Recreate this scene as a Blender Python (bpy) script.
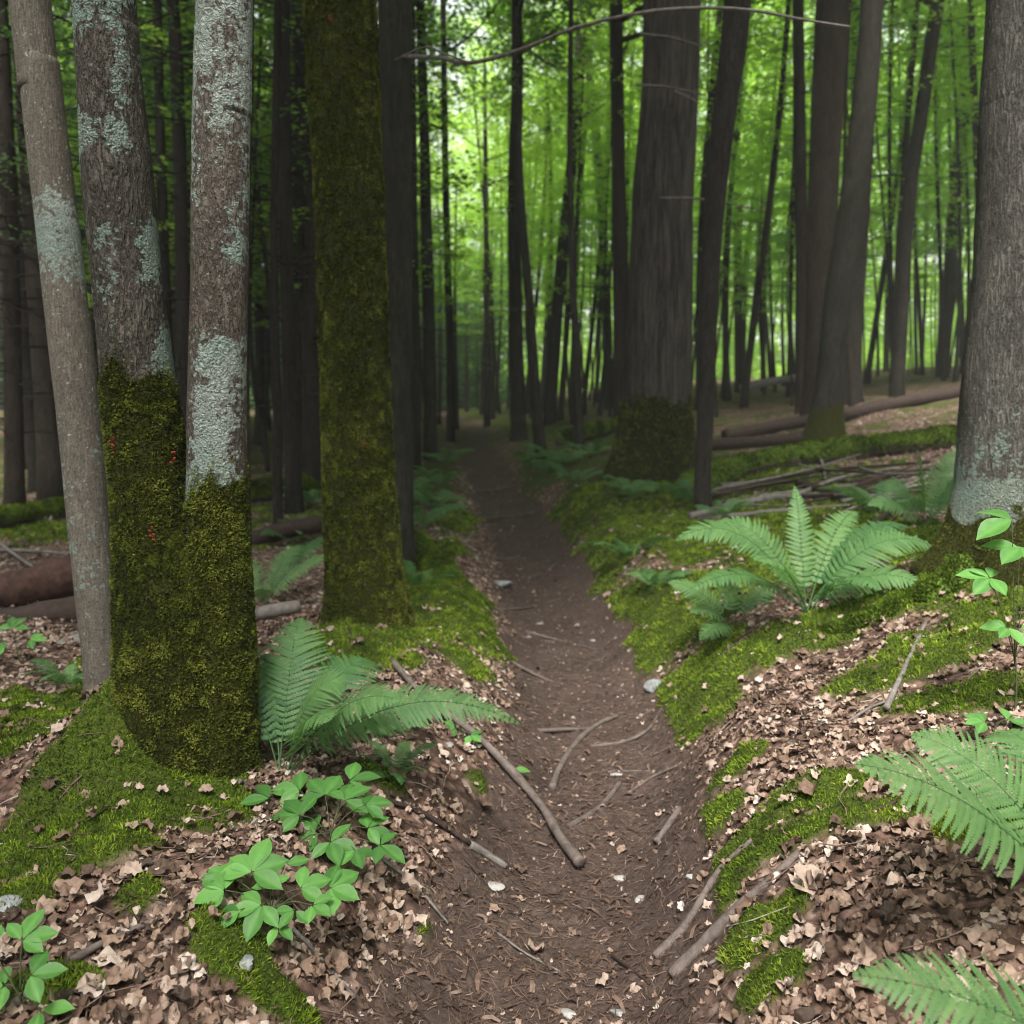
import bpy, math
import numpy as np
from mathutils import Vector

for o in list(bpy.data.objects):
    bpy.data.objects.remove(o)
SC = bpy.context.scene
COL = SC.collection
R = math.radians
HAZE = .0017
rng = np.random.default_rng(11)

# ------------------------------------------------------------------ camera
F = 887.0
PITCH = math.atan(92.0 / F)
CAM = np.array([0.0, 0.0, 1.5])
cam_d = bpy.data.cameras.new('camera')
cam = bpy.data.objects.new('camera', cam_d)
COL.objects.link(cam)
cam.location = CAM
cam.rotation_euler = (R(90) - PITCH, 0, 0)
cam_d.sensor_width = 36
cam_d.lens = 36 * F / 1024
cam_d.clip_start = 0.05
cam_d.clip_end = 2000
cam_d.dof.use_dof = True
cam_d.dof.focus_distance = 2.2
cam_d.dof.aperture_fstop = 3.3
SC.camera = cam

# ------------------------------------------------------------------ sky and sun
SUN_ELEV, SUN_AZ = R(55), R(190)      # azimuth measured from +Y towards +X
w = bpy.data.worlds.new('World')
SC.world = w
w.use_nodes = True
wn = w.node_tree
sky = wn.nodes.new('ShaderNodeTexSky')
sky.sky_type = 'NISHITA'
sky.sun_disc = False
sky.sun_elevation = SUN_ELEV
sky.sun_rotation = SUN_AZ
sky.dust_density = 4.0
sky.air_density = 1.0
hsv = wn.nodes.new('ShaderNodeHueSaturation')   # overcast: the cloud layer takes the blue out
hsv.inputs['Saturation'].default_value = 0.22
bg = wn.nodes['Background']
wn.links.new(sky.outputs[0], hsv.inputs['Color'])
wn.links.new(hsv.outputs[0], bg.inputs['Color'])
bg.inputs['Strength'].default_value = 0.15
sun_d = bpy.data.lights.new('sun', 'SUN')
sun = bpy.data.objects.new('sun', sun_d)
COL.objects.link(sun)
sun_d.energy = 5.0
sun_d.angle = R(20)
sun_d.color = (1.0, 0.96, 0.88)
sd = Vector((math.sin(SUN_AZ) * math.cos(SUN_ELEV), math.cos(SUN_AZ) * math.cos(SUN_ELEV), math.sin(SUN_ELEV)))
sun.rotation_euler = sd.to_track_quat('Z', 'Y').to_euler()
sun.location = (20, 40, 60)

SC.view_settings.view_transform = 'Standard'
SC.view_settings.look = 'None'
SC.view_settings.gamma = 1
SC.view_settings.exposure = 1.7
SC.render.engine = 'CYCLES'
cy = SC.cycles
cy.use_denoising = True
cy.filter_width = 1.05
cy.max_bounces = 6
cy.diffuse_bounces = 4
cy.glossy_bounces = 2
cy.transmission_bounces = 5
cy.caustics_reflective = False
cy.caustics_refractive = False
cy.use_adaptive_sampling = True
cy.adaptive_threshold = 0.02

# ------------------------------------------------------------------ numpy helpers
def hash3(ix, iy, iz, seed):
    h = (ix.astype(np.int64) * 374761393 + iy.astype(np.int64) * 668265263 + iz.astype(np.int64) * 1440670441 + seed * 974711) & 0xFFFFFFFF
    h = ((h ^ (h >> 13)) * 1274126177) & 0xFFFFFFFF
    h = ((h ^ (h >> 16)) * 2246822519) & 0xFFFFFFFF
    return ((h ^ (h >> 15)) & 0xFFFFFF) / float(0xFFFFFF)

def vn(x, y, z=0.0, seed=0):
    """value noise, -1..1"""
    x, y, z = np.broadcast_arrays(np.asarray(x, float), np.asarray(y, float), np.asarray(z, float))
    ix, iy, iz = np.floor(x), np.floor(y), np.floor(z)
    fx, fy, fz = x - ix, y - iy, z - iz
    fx, fy, fz = [f * f * f * (f * (f * 6 - 15) + 10) for f in (fx, fy, fz)]
    r = 0
    for a in (0, 1):
        wa = fx if a else 1 - fx
        for b in (0, 1):
            wb = fy if b else 1 - fy
            for c in (0, 1):
                wc = fz if c else 1 - fz
                r = r + wa * wb * wc * hash3(ix + a, iy + b, iz + c, seed)
    return r * 2 - 1

def fbm(x, y, z=0.0, seed=0, oct=4, gain=0.5):
    s, a, f, n = 0, 1.0, 1.0, 0
    for k in range(oct):
        s = s + a * vn(np.asarray(x) * f, np.asarray(y) * f, np.asarray(z) * f, seed + k * 17)
        n += a
        a *= gain
        f *= 2.03
    return s / n

def ss(a, b, x):
    t = np.clip((np.asarray(x, float) - a) / (b - a), 0, 1)
    return t * t * (3 - 2 * t)

def unit(v):
    v = np.asarray(v, float)
    return v / np.maximum(np.linalg.norm(v, axis=-1, keepdims=True), 1e-9)

def mesh_data(name, V, Fs, mat, smooth=True, attrs=None, mat_idx=None):
    """V (n,3); Fs: one int array (m,k) or a list of those"""
    V = np.asarray(V, np.float32)
    if not isinstance(Fs, (list, tuple)):
        Fs = [Fs]
    Fs = [np.asarray(f, np.int32) for f in Fs if len(f)]
    me = bpy.data.meshes.new(name)
    nl = sum(f.size for f in Fs)
    npoly = sum(len(f) for f in Fs)
    me.vertices.add(len(V))
    me.vertices.foreach_set('co', V.ravel())
    me.loops.add(nl)
    me.polygons.add(npoly)
    me.loops.foreach_set('vertex_index', np.concatenate([f.ravel() for f in Fs]))
    tot = np.concatenate([np.full(len(f), f.shape[1], np.int32) for f in Fs])
    st = np.zeros(npoly, np.int32)
    st[1:] = np.cumsum(tot)[:-1]
    me.polygons.foreach_set('loop_start', st)
    me.polygons.foreach_set('use_smooth', np.full(npoly, smooth, bool))
    for k, a in (attrs or {}).items():
        at_ = me.attributes.new(k, 'FLOAT', 'POINT')
        at_.data.foreach_set('value', np.asarray(a, np.float32))
    for m in (mat if isinstance(mat, (list, tuple)) else [mat]):
        me.materials.append(m)
    if mat_idx is not None:
        me.polygons.foreach_set('material_index', np.asarray(mat_idx, np.int32))
    me.update(calc_edges=True)
    me.validate()
    return me

def tag(o, label=None, cat=None, group=None, kind=None):
    for k, v in (('label', label), ('category', cat), ('group', group), ('kind', kind)):
        if v:
            o[k] = v
    return o

def obj(name, me, parent=None, loc=None):
    o = bpy.data.objects.new(name, me)
    COL.objects.link(o)
    if parent is not None:
        o.parent = parent
    if loc is not None:
        o.location = loc
    return o

def thing(name, label, cat, loc, group=None, kind=None):
    o = bpy.data.objects.new(name, None)
    o.empty_display_size = 0.1
    COL.objects.link(o)
    o.location = [float(c) for c in loc]
    return tag(o, label, cat, group, kind)

def dup(root, loc, rotz=0.0, scale=1.0, label=None, group=None):
    r = root.copy()
    COL.objects.link(r)
    r.location = [float(c) for c in loc]
    r.rotation_euler = (0, 0, rotz)
    r.scale = (scale,) * 3 if not isinstance(scale, tuple) else scale
    if label:
        r['label'] = label
    if group:
        r['group'] = group
    for ch in list(root.children):
        c = ch.copy()
        COL.objects.link(c)
        c.parent = r
    return r

# ------------------------------------------------------------------ the lie of the land
_ys = np.array([-6, 0, 2.2, 3.1, 3.9, 5.8, 9.5, 12.5, 16, 21, 28, 34, 60, 400.])
_xs = np.array([0.0, -.05, .08, .30, .43, .31, .20, -.15, -.5, -.9, -1.1, -2.2, -6, -20.])
_hy = np.linspace(-6, 400, 8000)
_hx = np.interp(_hy, _ys, _xs)
for _ in range(3):
    _k = 21
    _hx = np.convolve(np.pad(_hx, _k // 2, mode='edge'), np.ones(_k) / _k, 'valid')
def xc(y): return np.interp(y, _hy, _hx)
_zy = np.interp(_hy, [-6, 0, 6, 9, 12, 15, 22, 28, 40, 60, 120, 400], [0, 0, 0, .08, .28, .5, .93, 1.2, 1.7, 2.4, 4.5, 9])
_zy = np.convolve(np.pad(_zy, 20, mode='edge'), np.ones(41) / 41, 'valid')
def zp(y): return np.interp(y, _hy, _zy)
def hwl(y): return np.interp(y, [0, 2.2, 3, 4, 6, 12, 30], [.42, .42, .38, .38, .38, .38, .45])
def hwr(y): return np.interp(y, [0, 2.2, 3, 4, 6, 12, 30], [.43, .43, .40, .41, .40, .39, .45])
BUMPS = []       # (x, y, height, sx, sy)
def zf(x, y, fine=True):
    x = np.asarray(x, float); y = np.asarray(y, float)
    d = x - xc(y)
    off = fbm(x * 1.1, y * 0.9, seed=3, oct=2) * 0.10
    dl = -d + off
    dr = d + off
    hl = np.interp(y, [0, 3, 5, 8, 12, 20, 30], [.40, .38, .30, .26, .2, .1, .04])
    hr = np.interp(y, [0, 3, 5, 8, 12, 20, 30], [.46, .48, .46, .44, .36, .24, .1])
    pl = hl * ss(.12, hwl(y) + .40, dl)
    pr = hr * ss(.12, hwr(y) + .46, dr)
    sr = np.interp(y, [0, 5, 8, 12, 30, 60], [.30, .30, .19, .15, .12, .10])
    sl = np.interp(y, [0, 5, 12, 30], [.03, .02, .0, .02])
    up = lambda t, c: c * np.tanh(np.maximum(t, 0) / c)
    z = zp(y) + pl + pr + sr * up(dr - .9, 26.) + sl * up(dl - .9, 20.)
    away = ss(.3, 1.0, np.abs(d))
    z = z + away * (0.07 * fbm(x * 1.3, y * 1.3, seed=5, oct=3) + 0.25 * ss(6, 25, np.abs(d)) * fbm(x * .25, y * .25, seed=8, oct=2))
    z = z + 0.012 * fbm(x * 4, y * 4, seed=6, oct=2) + (1 - away) * (.016 * fbm(x * 3, y * 7, seed=12, oct=3))
    for bx, by, bh, bsx, bsy in BUMPS:
        q = ((x - bx) / bsx) ** 2 + ((y - by) / bsy) ** 2
        z = z + bh * np.exp(-q)
    if fine:
        nr = 1 - ss(6, 14, np.hypot(x, y))
        z = z + nr * 0.007 * fbm(x * 22, y * 22, seed=9, oct=2)
    return z

_f = np.array([0, math.cos(PITCH), -math.sin(PITCH)])
_u = np.array([0, math.sin(PITCH), math.cos(PITCH)])
_r = np.array([1.0, 0, 0])
def ray(px, py):
    return _f + _r * ((px - 512) / F) + _u * ((512 - py) / F)
def at(px, py, Y):
    d = ray(px, py)
    return CAM + d * (Y / d[1])
def hit(px, py, far=90):
    d = ray(px, py)
    t = np.geomspace(.6, far, 900)
    P = CAM + t[:, None] * d
    h = P[:, 2] - zf(P[:, 0], P[:, 1], False)
    i = np.argmax(h < 0)
    if h[i] >= 0:
        i = len(t) - 1
    a, b = t[max(i - 1, 0)], t[i]
    for _ in range(12):
        m = .5 * (a + b)
        q = CAM + m * d
        if q[2] - zf(q[0], q[1], False) < 0: b = m
        else: a = m
    q = CAM + b * d
    q[2] = float(zf(q[0], q[1]))
    return q
def depth(P): return float(np.dot(np.asarray(P) - CAM, _f))
def ground_n(x, y, e=.03):
    x = np.asarray(x, float); y = np.asarray(y, float)
    gx = (zf(x + e, y, False) - zf(x - e, y, False)) / (2 * e)
    gy = (zf(x, y + e, False) - zf(x, y - e, False)) / (2 * e)
    return unit(np.stack([-gx, -gy, np.ones_like(gx)], -1))
# ------------------------------------------------------------------ materials
class NT:
    def __init__(self, name):
        self.m = bpy.data.materials.new(name)
        self.m.use_nodes = True
        self.t = self.m.node_tree
        self.b = self.t.nodes['Principled BSDF']
        self.out = self.t.nodes['Material Output']
        self.b.inputs['Roughness'].default_value = .8
        self.b.inputs['Specular IOR Level'].default_value = .25
    def n(self, typ, props=None, **inp):
        nd = self.t.nodes.new(typ)
        for k, v in (props or {}).items():
            setattr(nd, k, v)
        for k, v in inp.items():
            self.set(nd.inputs[k.replace('_', ' ')] if k.replace('_', ' ') in nd.inputs else nd.inputs[int(k[1:])], v)
        return nd
    def set(self, sock, v):
        if isinstance(v, bpy.types.NodeSocket):
            self.t.links.new(v, sock)
        elif isinstance(v, tuple) and len(v) == 3 and sock.type == 'RGBA':
            sock.default_value = (*v, 1)
        else:
            sock.default_value = v
    def attr(self, name):
        return self.n('ShaderNodeAttribute', {'attribute_name': name}).outputs['Fac']
    def obj(self):
        return self.n('ShaderNodeTexCoord').outputs['Object']
    def mapp(self, vec, scale):
        return self.n('ShaderNodeMapping', Vector=vec, Scale=scale).outputs[0]
    def noise(self, vec, scale, detail=4, rough=.55):
        return self.n('ShaderNodeTexNoise', Vector=vec, Scale=scale, Detail=detail, Roughness=rough).outputs['Fac']
    def voro(self, vec, scale, feature='F1', out='Distance'):
        return self.n('ShaderNodeTexVoronoi', {'feature': feature}, Vector=vec, Scale=scale).outputs[out]
    def math(self, op, a, b=0.0, clamp=False):
        nd = self.n('ShaderNodeMath', {'operation': op, 'use_clamp': clamp})
        self.set(nd.inputs[0], a); self.set(nd.inputs[1], b)
        return nd.outputs[0]
    def ramp(self, fac, stops, interp='LINEAR'):
        nd = self.n('ShaderNodeValToRGB', Fac=fac)
        cr = nd.color_ramp
        cr.interpolation = interp
        while len(cr.elements) < len(stops):
            cr.elements.new(.5)
        for e, (p, c) in zip(cr.elements, stops):
            e.position = p
            e.color = (*c, 1) if isinstance(c, tuple) else (c, c, c, 1)
        return nd.outputs['Color']
    def mix(self, fac, a, b, blend='MIX'):
        nd = self.n('ShaderNodeMix', {'data_type': 'RGBA', 'blend_type': blend})
        self.set(nd.inputs[0], fac); self.set(nd.inputs[6], a); self.set(nd.inputs[7], b)
        return nd.outputs[2]
    def bump(self, h, strength=.5, dist=.01, normal=None):
        nd = self.n('ShaderNodeBump', Height=h, Strength=strength, Distance=dist)
        if normal is not None:
            self.set(nd.inputs['Normal'], normal)
        return nd.outputs[0]
    def leafy(self, col, tcol, fac, rough=.55, spec=.25):
        """thin leaf: reflects col, lets tcol through"""
        self.set(self.b.inputs['Base Color'], col)
        self.b.inputs['Roughness'].default_value = rough
        self.b.inputs['Specular IOR Level'].default_value = spec
        tr = self.n('ShaderNodeBsdfTranslucent')
        self.set(tr.inputs[0], tcol)
        mx = self.n('ShaderNodeMixShader', Fac=fac)
        self.t.links.new(self.b.outputs[0], mx.inputs[1])
        self.t.links.new(tr.outputs[0], mx.inputs[2])
        self.t.links.new(mx.outputs[0], self.out.inputs['Surface'])

def m_leaf(name, lo, hi, tlo, thi, fac=.5, rough=.55, spec=.25, veins=False):
    g = NT(name)
    r = g.attr('rnd')
    v = g.noise(g.obj(), 55, 4, .7)
    r = g.math('ADD', r, g.math('MULTIPLY', g.math('SUBTRACT', v, .5), .6), True)
    c = g.ramp(r, [(0, lo), (1, hi)])
    t = g.ramp(r, [(0, tlo), (1, thi)])
    g.leafy(c, t, fac, rough, spec)
    return g.m

def m_ground():
    g = NT('forest floor')
    P = g.obj()
    big = g.noise(P, 2.2, 5)
    fine = g.noise(P, 38, 5, .65)
    grit = g.noise(P, 160, 3, .7)
    dirt = g.ramp(fine, [(.28, (.028, .02, .017)), (.55, (.072, .05, .042)), (.8, (.14, .10, .085))])
    dirt = g.mix(g.ramp(grit, [(.56, 0.), (.72, .75)]), dirt, (.13, .095, .08))
    dirt = g.mix(g.ramp(big, [(.35, 0.), (.7, .5)]), dirt, (.026, .018, .016))
    cell = g.n('ShaderNodeTexVoronoi', Vector=P, Scale=30.)
    lit = g.ramp(g.n('ShaderNodeSeparateColor', Color=cell.outputs['Color']).outputs[0],
                 [(0, (.05, .03, .022)), (.4, (.13, .075, .058)), (.75, (.22, .14, .11)), (1, (.30, .21, .18))])
    lit = g.mix(g.ramp(cell.outputs['Distance'], [(.2, 0.), (.75, .8)]), lit, (.025, .016, .012))
    mossc = g.ramp(g.noise(P, 70, 5, .75), [(.34, (.007, .010, .002)), (.52, (.036, .054, .006)), (.72, (.08, .11, .014))])
    mossc = g.mix(g.ramp(g.noise(P, 5, 3), [(.4, 0.), (.7, .5)]), mossc, (.04, .05, .01))
    c = g.mix(g.attr('path'), lit, dirt)
    c = g.mix(g.attr('moss'), c, mossc)
    g.set(g.b.inputs['Base Color'], c)
    g.b.inputs['Roughness'].default_value = .95
    g.b.inputs['Specular IOR Level'].default_value = .12
    h = g.math('ADD', g.math('MULTIPLY', fine, 1.0), g.math('MULTIPLY', grit, .5))
    g.set(g.b.inputs['Normal'], g.bump(h, .7, .012))
    return g.m

def m_bark(name, dark, light, ridge=(26, 26, 4), depth=.012, lichen=0., lcol=(.27, .33, .28), lscale=7., streak=.5, fleck=0.):
    """bark with vertical ridges; lichen is crusts with a shape of their own; moss by the mesh attribute"""
    g = NT(name)
    P = g.obj()
    Q = g.mapp(P, ridge)
    rd = g.noise(Q, 1.0, 6, .6)
    fine = g.noise(P, 90, 5, .7)
    rn = g.noise(g.mapp(P, (ridge[0] * 1.7, ridge[1] * 1.7, ridge[2] * 1.3)), 1.0, 4, .6)
    vr = g.math('MINIMUM', g.math('MULTIPLY', g.math('ABSOLUTE', g.math('SUBTRACT', rn, .5)), 3.2), .4)
    h = g.math('ADD', g.math('MULTIPLY', rd, .7), vr)
    h = g.math('ADD', h, g.math('MULTIPLY', fine, .35))
    c = g.ramp(h, [(.35, dark), (.62, tuple(.5 * (a + b) for a, b in zip(dark, light))), (1.0, light)])
    c = g.mix(g.ramp(g.noise(g.mapp(P, (3, 3, 1.2)), 1.5, 3), [(.35, 0.), (.75, streak)]), c, tuple(.55 * v for v in dark))
    sp = g.noise(P, 130, 4, .8)
    c = g.mix(g.ramp(sp, [(.36, .75), (.52, 0.)]), c, tuple(.4 * v for v in dark))
    if fleck:
        c = g.mix(g.ramp(g.noise(P, 70, 2, .5), [(.66, 0.), (.72, fleck)]), c, (.30, .30, .27))
    if lichen:
        ln = g.math('ADD', g.math('MULTIPLY', g.noise(P, lscale, 6, .75), .68), g.math('MULTIPLY', g.noise(P, lscale * 4.5, 4, .7), .32))
        edge = g.voro(P, 60., 'F1')
        lm = g.math('ADD', ln, g.math('MULTIPLY', edge, -.16))
        lm = g.math('ADD', lm, g.math('MULTIPLY', g.attr('lichen'), .30))
        msk = g.ramp(lm, [(.70 - lichen, 0.), (.735 - lichen, 1.)])
        wob = g.n('ShaderNodeVectorMath', {'operation': 'ADD'})
        g.set(wob.inputs[0], P)
        g.set(wob.inputs[1], g.n('ShaderNodeVectorMath', {'operation': 'SCALE'}, Vector=g.n('ShaderNodeTexNoise', Vector=P, Scale=60., Detail=4.).outputs['Color'], Scale=.025).outputs[0])
        cells = g.n('ShaderNodeTexVoronoi', Vector=wob.outputs[0], Scale=120.)
        lc = g.ramp(g.n('ShaderNodeSeparateColor', Color=cells.outputs['Color']).outputs[0],
                    [(0, tuple(.7 * v for v in lcol)), (1, tuple(1.2 * v for v in lcol))])
        lc = g.mix(g.ramp(cells.outputs['Distance'], [(.3, 0.), (.75, .45)]), lc, tuple(.35 * v for v in lcol))
        lc = g.mix(g.ramp(g.noise(P, 3.2, 3), [(.42, 0.), (.62, .75)]), lc, (.15, .205, .175))
        c = g.mix(msk, c, lc)
        lc = None
        c = g.mix(g.math('MULTIPLY', msk, g.ramp(sp, [(.36, .6), (.5, 0.)])), c, (.05, .055, .05))
        h = g.math('ADD', h, g.math('MULTIPLY', msk, g.math('MULTIPLY', cells.outputs['Distance'], -.8)))
        h = g.math('ADD', h, g.math('MULTIPLY', msk, .5))
    mf = g.math('ADD', g.attr('moss'), g.math('MULTIPLY', g.math('SUBTRACT', g.noise(P, 14, 5, .7), .5), 1.3))
    mm = g.ramp(mf, [(.42, 0.), (.58, 1.)])
    mm = g.math('MULTIPLY', mm, g.ramp(g.attr('moss'), [(.02, 0.), (.2, 1.)]))
    mc = g.ramp(g.noise(P, 80, 4, .75), [(.34, (.006, .007, .002)), (.52, (.028, .032, .005)), (.75, (.08, .082, .012))])
    c = g.mix(mm, c, mc)
    g.set(g.b.inputs['Base Color'], c)
    g.b.inputs['Roughness'].default_value = .9
    g.b.inputs['Specular IOR Level'].default_value = .07
    h = g.math('ADD', h, g.math('MULTIPLY', mm, g.math('MULTIPLY', g.noise(P, 120, 3, .7), 1.2)))
    g.set(g.b.inputs['Normal'], g.bump(h, .9, depth))
    return g.m

def m_wood(name, dark, light, mossy=False, scale=(60, 60, 60)):
    g = NT(name)
    P = g.obj()
    n1 = g.noise(P, 24, 5, .65)
    n2 = g.noise(P, 120, 3, .7)
    h = g.math('ADD', g.math('MULTIPLY', n1, .7), g.math('MULTIPLY', n2, .3))
    c = g.ramp(h, [(.35, dark), (.68, light)])
    if mossy:
        mf = g.math('ADD', g.attr('moss'), g.math('MULTIPLY', g.math('SUBTRACT', g.noise(P, 9, 5, .7), .5), 1.2))
        mm = g.ramp(mf, [(.4, 0.), (.6, 1.)])
        mc = g.ramp(g.noise(P, 60, 4, .7), [(.3, (.03, .055, .005)), (.7, (.10, .165, .014))])
        c = g.mix(mm, c, mc)
    g.set(g.b.inputs['Base Color'], c)
    g.b.inputs['Roughness'].default_value = .8
    g.set(g.b.inputs['Normal'], g.bump(h, .8, .006))
    return g.m

def m_var(name, stops, rough=.75, spec=.25, trans=None):
    g = NT(name)
    c = g.ramp(g.attr('rnd'), stops)
    P = g.obj()
    c = g.mix(g.ramp(g.noise(P, 90, 3, .7), [(.35, .45), (.6, 0.)]), c, g.mix(1., c, (.45, .42, .4), 'MULTIPLY'))
    if trans:
        g.leafy(c, c, trans, rough, spec)
    else:
        g.set(g.b.inputs['Base Color'], c)
        g.b.inputs['Roughness'].default_value = rough
        g.b.inputs['Specular IOR Level'].default_value = spec
    return g.m

M_GROUND = m_ground()
M_LITTER = m_var('dead leaf', [(0, (.035, .021, .014)), (.22, (.10, .06, .041)), (.5, (.215, .145, .108)), (.8, (.33, .255, .212)), (1, (.42, .37, .33))], .7, .3)
M_NEEDLE = m_var('fallen needle', [(0, (.03, .018, .013)), (.5, (.10, .062, .046)), (.85, (.19, .13, .105)), (1, (.42, .37, .34))], .8)
M_MOSS = m_var('moss tuft', [(0, (.026, .042, .003)), (.4, (.088, .145, .009)), (.8, (.18, .265, .018)), (1, (.26, .33, .034))], .8, .15, .3)
M_BARKMOSS = m_var('trunk moss', [(0, (.007, .009, .002)), (.35, (.034, .046, .005)), (.75, (.098, .118, .013)), (1, (.165, .18, .03))], .85, .12, .2)
M_FERN = m_leaf('fern', (.04, .108, .036), (.105, .20, .066), (.08, .22, .042), (.16, .33, .07), .36)
M_SEED = m_leaf('broad leaf', (.045, .13, .028), (.125, .30, .07), (.09, .30, .03), (.2, .48, .06), .38, .5, .3)
M_STEM = m_wood('green stem', (.03, .035, .015), (.07, .085, .035))
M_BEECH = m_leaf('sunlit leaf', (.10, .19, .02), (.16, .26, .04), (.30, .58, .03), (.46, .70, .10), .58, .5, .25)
M_FAR = m_leaf('far haze tinted leaf', (.14, .25, .035), (.22, .33, .075), (.40, .66, .07), (.55, .77, .18), .58, .5, .25)  # paler than the nearer leaves: haze and brightness put into the colour
M_CANOPY = m_leaf('canopy leaf', (.03, .075, .012), (.06, .12, .02), (.06, .15, .012), (.12, .25, .02), .4)
M_HEM = m_leaf('conifer needle', (.04, .085, .03), (.08, .14, .05), (.07, .17, .035), (.12, .25, .06), .38)
M_BTWIN = m_bark('rough brown bark', (.022, .0195, .016), (.11, .098, .082), (30, 30, 11), .026, .14, (.215, .265, .225), 7., .5, .3)
M_BLICH = m_bark('lichen crusted bark', (.026, .022, .018), (.13, .112, .094), (34, 34, 18), .012, .165, (.24, .275, .245), 6.5, .5, .3)
M_BGREY = m_bark('smooth grey bark', (.075, .066, .055), (.18, .16, .135), (60, 60, 12), .006, .045, (.27, .30, .27), 8., .4, .9)
M_BMID = m_bark('mossed bark', (.02, .016, .012), (.09, .07, .05), (34, 34, 8), .012)
M_BRIGHT = m_bark('grey brown bark', (.026, .0245, .0215), (.145, .135, .12), (38, 38, 9), .024, .10, (.20, .235, .195), 10., .5, .35)
M_BBIG = m_bark('furrowed bark', (.010, .009, .008), (.12, .106, .094), (13, 13, 1.1), .045, .0, (.17, .20, .17), 4., .5)
M_BDARK = m_bark('dark bark', (.009, .0078, .0068), (.05, .043, .037), (26, 26, 5), .014)
M_BBROWN = m_bark('dark brown bark', (.011, .008, .0063), (.05, .039, .032), (24, 24, 5), .014)
M_BOLIVE = m_bark('grey olive bark', (.013, .0125, .0098), (.05, .047, .038), (22, 22, 4), .012, .06, (.2, .23, .19))
M_DEAD = m_wood('weathered wood', (.06, .052, .047), (.20, .18, .165))
M_ROOT = m_wood('root bark', (.05, .038, .033), (.15, .12, .108))
M_ROT = m_wood('rotten red wood', (.012, .0065, .005), (.085, .04, .03))
M_ROTD = m_wood('damp log bark', (.012, .0075, .006), (.05, .03, .024))
M_LOGMOSS = m_wood('mossy log bark', (.03, .024, .02), (.10, .08, .066), True)
M_STONE = m_wood('grey stone', (.11, .115, .118), (.26, .27, .275))
M_PALE = m_wood('pale stone', (.16, .15, .14), (.34, .33, .315))
M_FUNGUS = m_wood('red fungus', (.12, .012, .01), (.28, .03, .022))

# ------------------------------------------------------------------ where the moss grows: patches seen on the banks
BASE = {}
for k, (px, py, Y) in {'twin': (195, 800, 2.78), 'slim': (106, 726, 3.3), 'mid': (366, 642, 4.8), 'rightfore': (1012, 565, 4.1)}.items():
    p = at(px, py, Y); BASE[k] = p
BUMPS += [(-1.22, 2.72, .20, .20, .22), (BASE['twin'][0] - .35, 2.6, .08, .28, .30), (BASE['twin'][0] + .12, 2.5, -.06, .3, .25),
          (BASE['mid'][0], 4.8, .07, .36, .4), (BASE['rightfore'][0] - .1, 4.1, .13, .45, .4)]
for px, py, h, s in [(600, 555, .10, .45), (640, 622, .07, .28), (640, 655, .07, .2), (700, 705, .06, .2), (585, 505, .14, .5), (700, 830, .05, .13),
                     (450, 600, .08, .3), (430, 560, .12, .35), (740, 745, .04, .15), (350, 640, .06, .3), (760, 650, .05, .3), (530, 780, .03, .06)]:
    p = hit(px, py)
    BUMPS.append((p[0], p[1], h, s, s * 1.5))
p = hit(765, 668)
BUMPS.append((p[0], p[1], -.10, .30, .22))

MB = []
for px, py, rx, ry in [(95, 800, 90, 70), (40, 860, 110, 50), (190, 800, 80, 45), (140, 770, 70, 60), (120, 700, 40, 40), (45, 710, 60, 26), (20, 745, 50, 14), (140, 900, 30, 18), (255, 985, 60, 24), (60, 990, 45, 22),
                       (230, 940, 40, 16), (130, 660, 30, 30), (20, 905, 40, 20),
                       (445, 600, 60, 34), (470, 632, 36, 22), (420, 560, 40, 30), (345, 640, 46, 26), (395, 632, 60, 16), (485, 790, 22, 16), (465, 660, 26, 14), (390, 660, 40, 14), (435, 945, 22, 12),
                       (535, 775, 22, 14), (455, 520, 24, 20), (430, 480, 30, 30), (385, 780, 26, 12),
                       (600, 560, 62, 34), (635, 600, 50, 34), (650, 640, 50, 36), (690, 600, 60, 44), (585, 505, 50, 26), (560, 470, 50, 20), (690, 540, 60, 34), (640, 480, 60, 24),
                       (705, 715, 40, 36), (740, 765, 30, 13), (690, 680, 50, 26), (750, 655, 76, 24), (820, 630, 70, 22), (890, 605, 66, 24), (950, 590, 60, 26), (990, 620, 60, 26), (930, 650, 60, 24), (890, 675, 60, 18), (960, 700, 60, 22),
                       (815, 790, 60, 18), (860, 820, 60, 14), (880, 540, 70, 34), (800, 520, 100, 24), (900, 500, 90, 22), (820, 560, 90, 26),
                       (700, 830, 40, 26), (735, 870, 36, 34), (760, 930, 40, 36), (770, 985, 40, 34), (720, 900, 24, 20), (800, 840, 40, 14), (985, 830, 50, 20), (770, 480, 80, 10), (620, 515, 40, 20)]:
    c = hit(px, py); a = hit(px, py - ry * .8); b = hit(px, min(py + ry * .8, 1100))
    MB.append((c[0], c[1], max(rx * depth(c) / F, .05), max(.5 * math.hypot(a[1] - b[1], a[0] - b[0]), .06)))
MB = np.array(MB)

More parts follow.
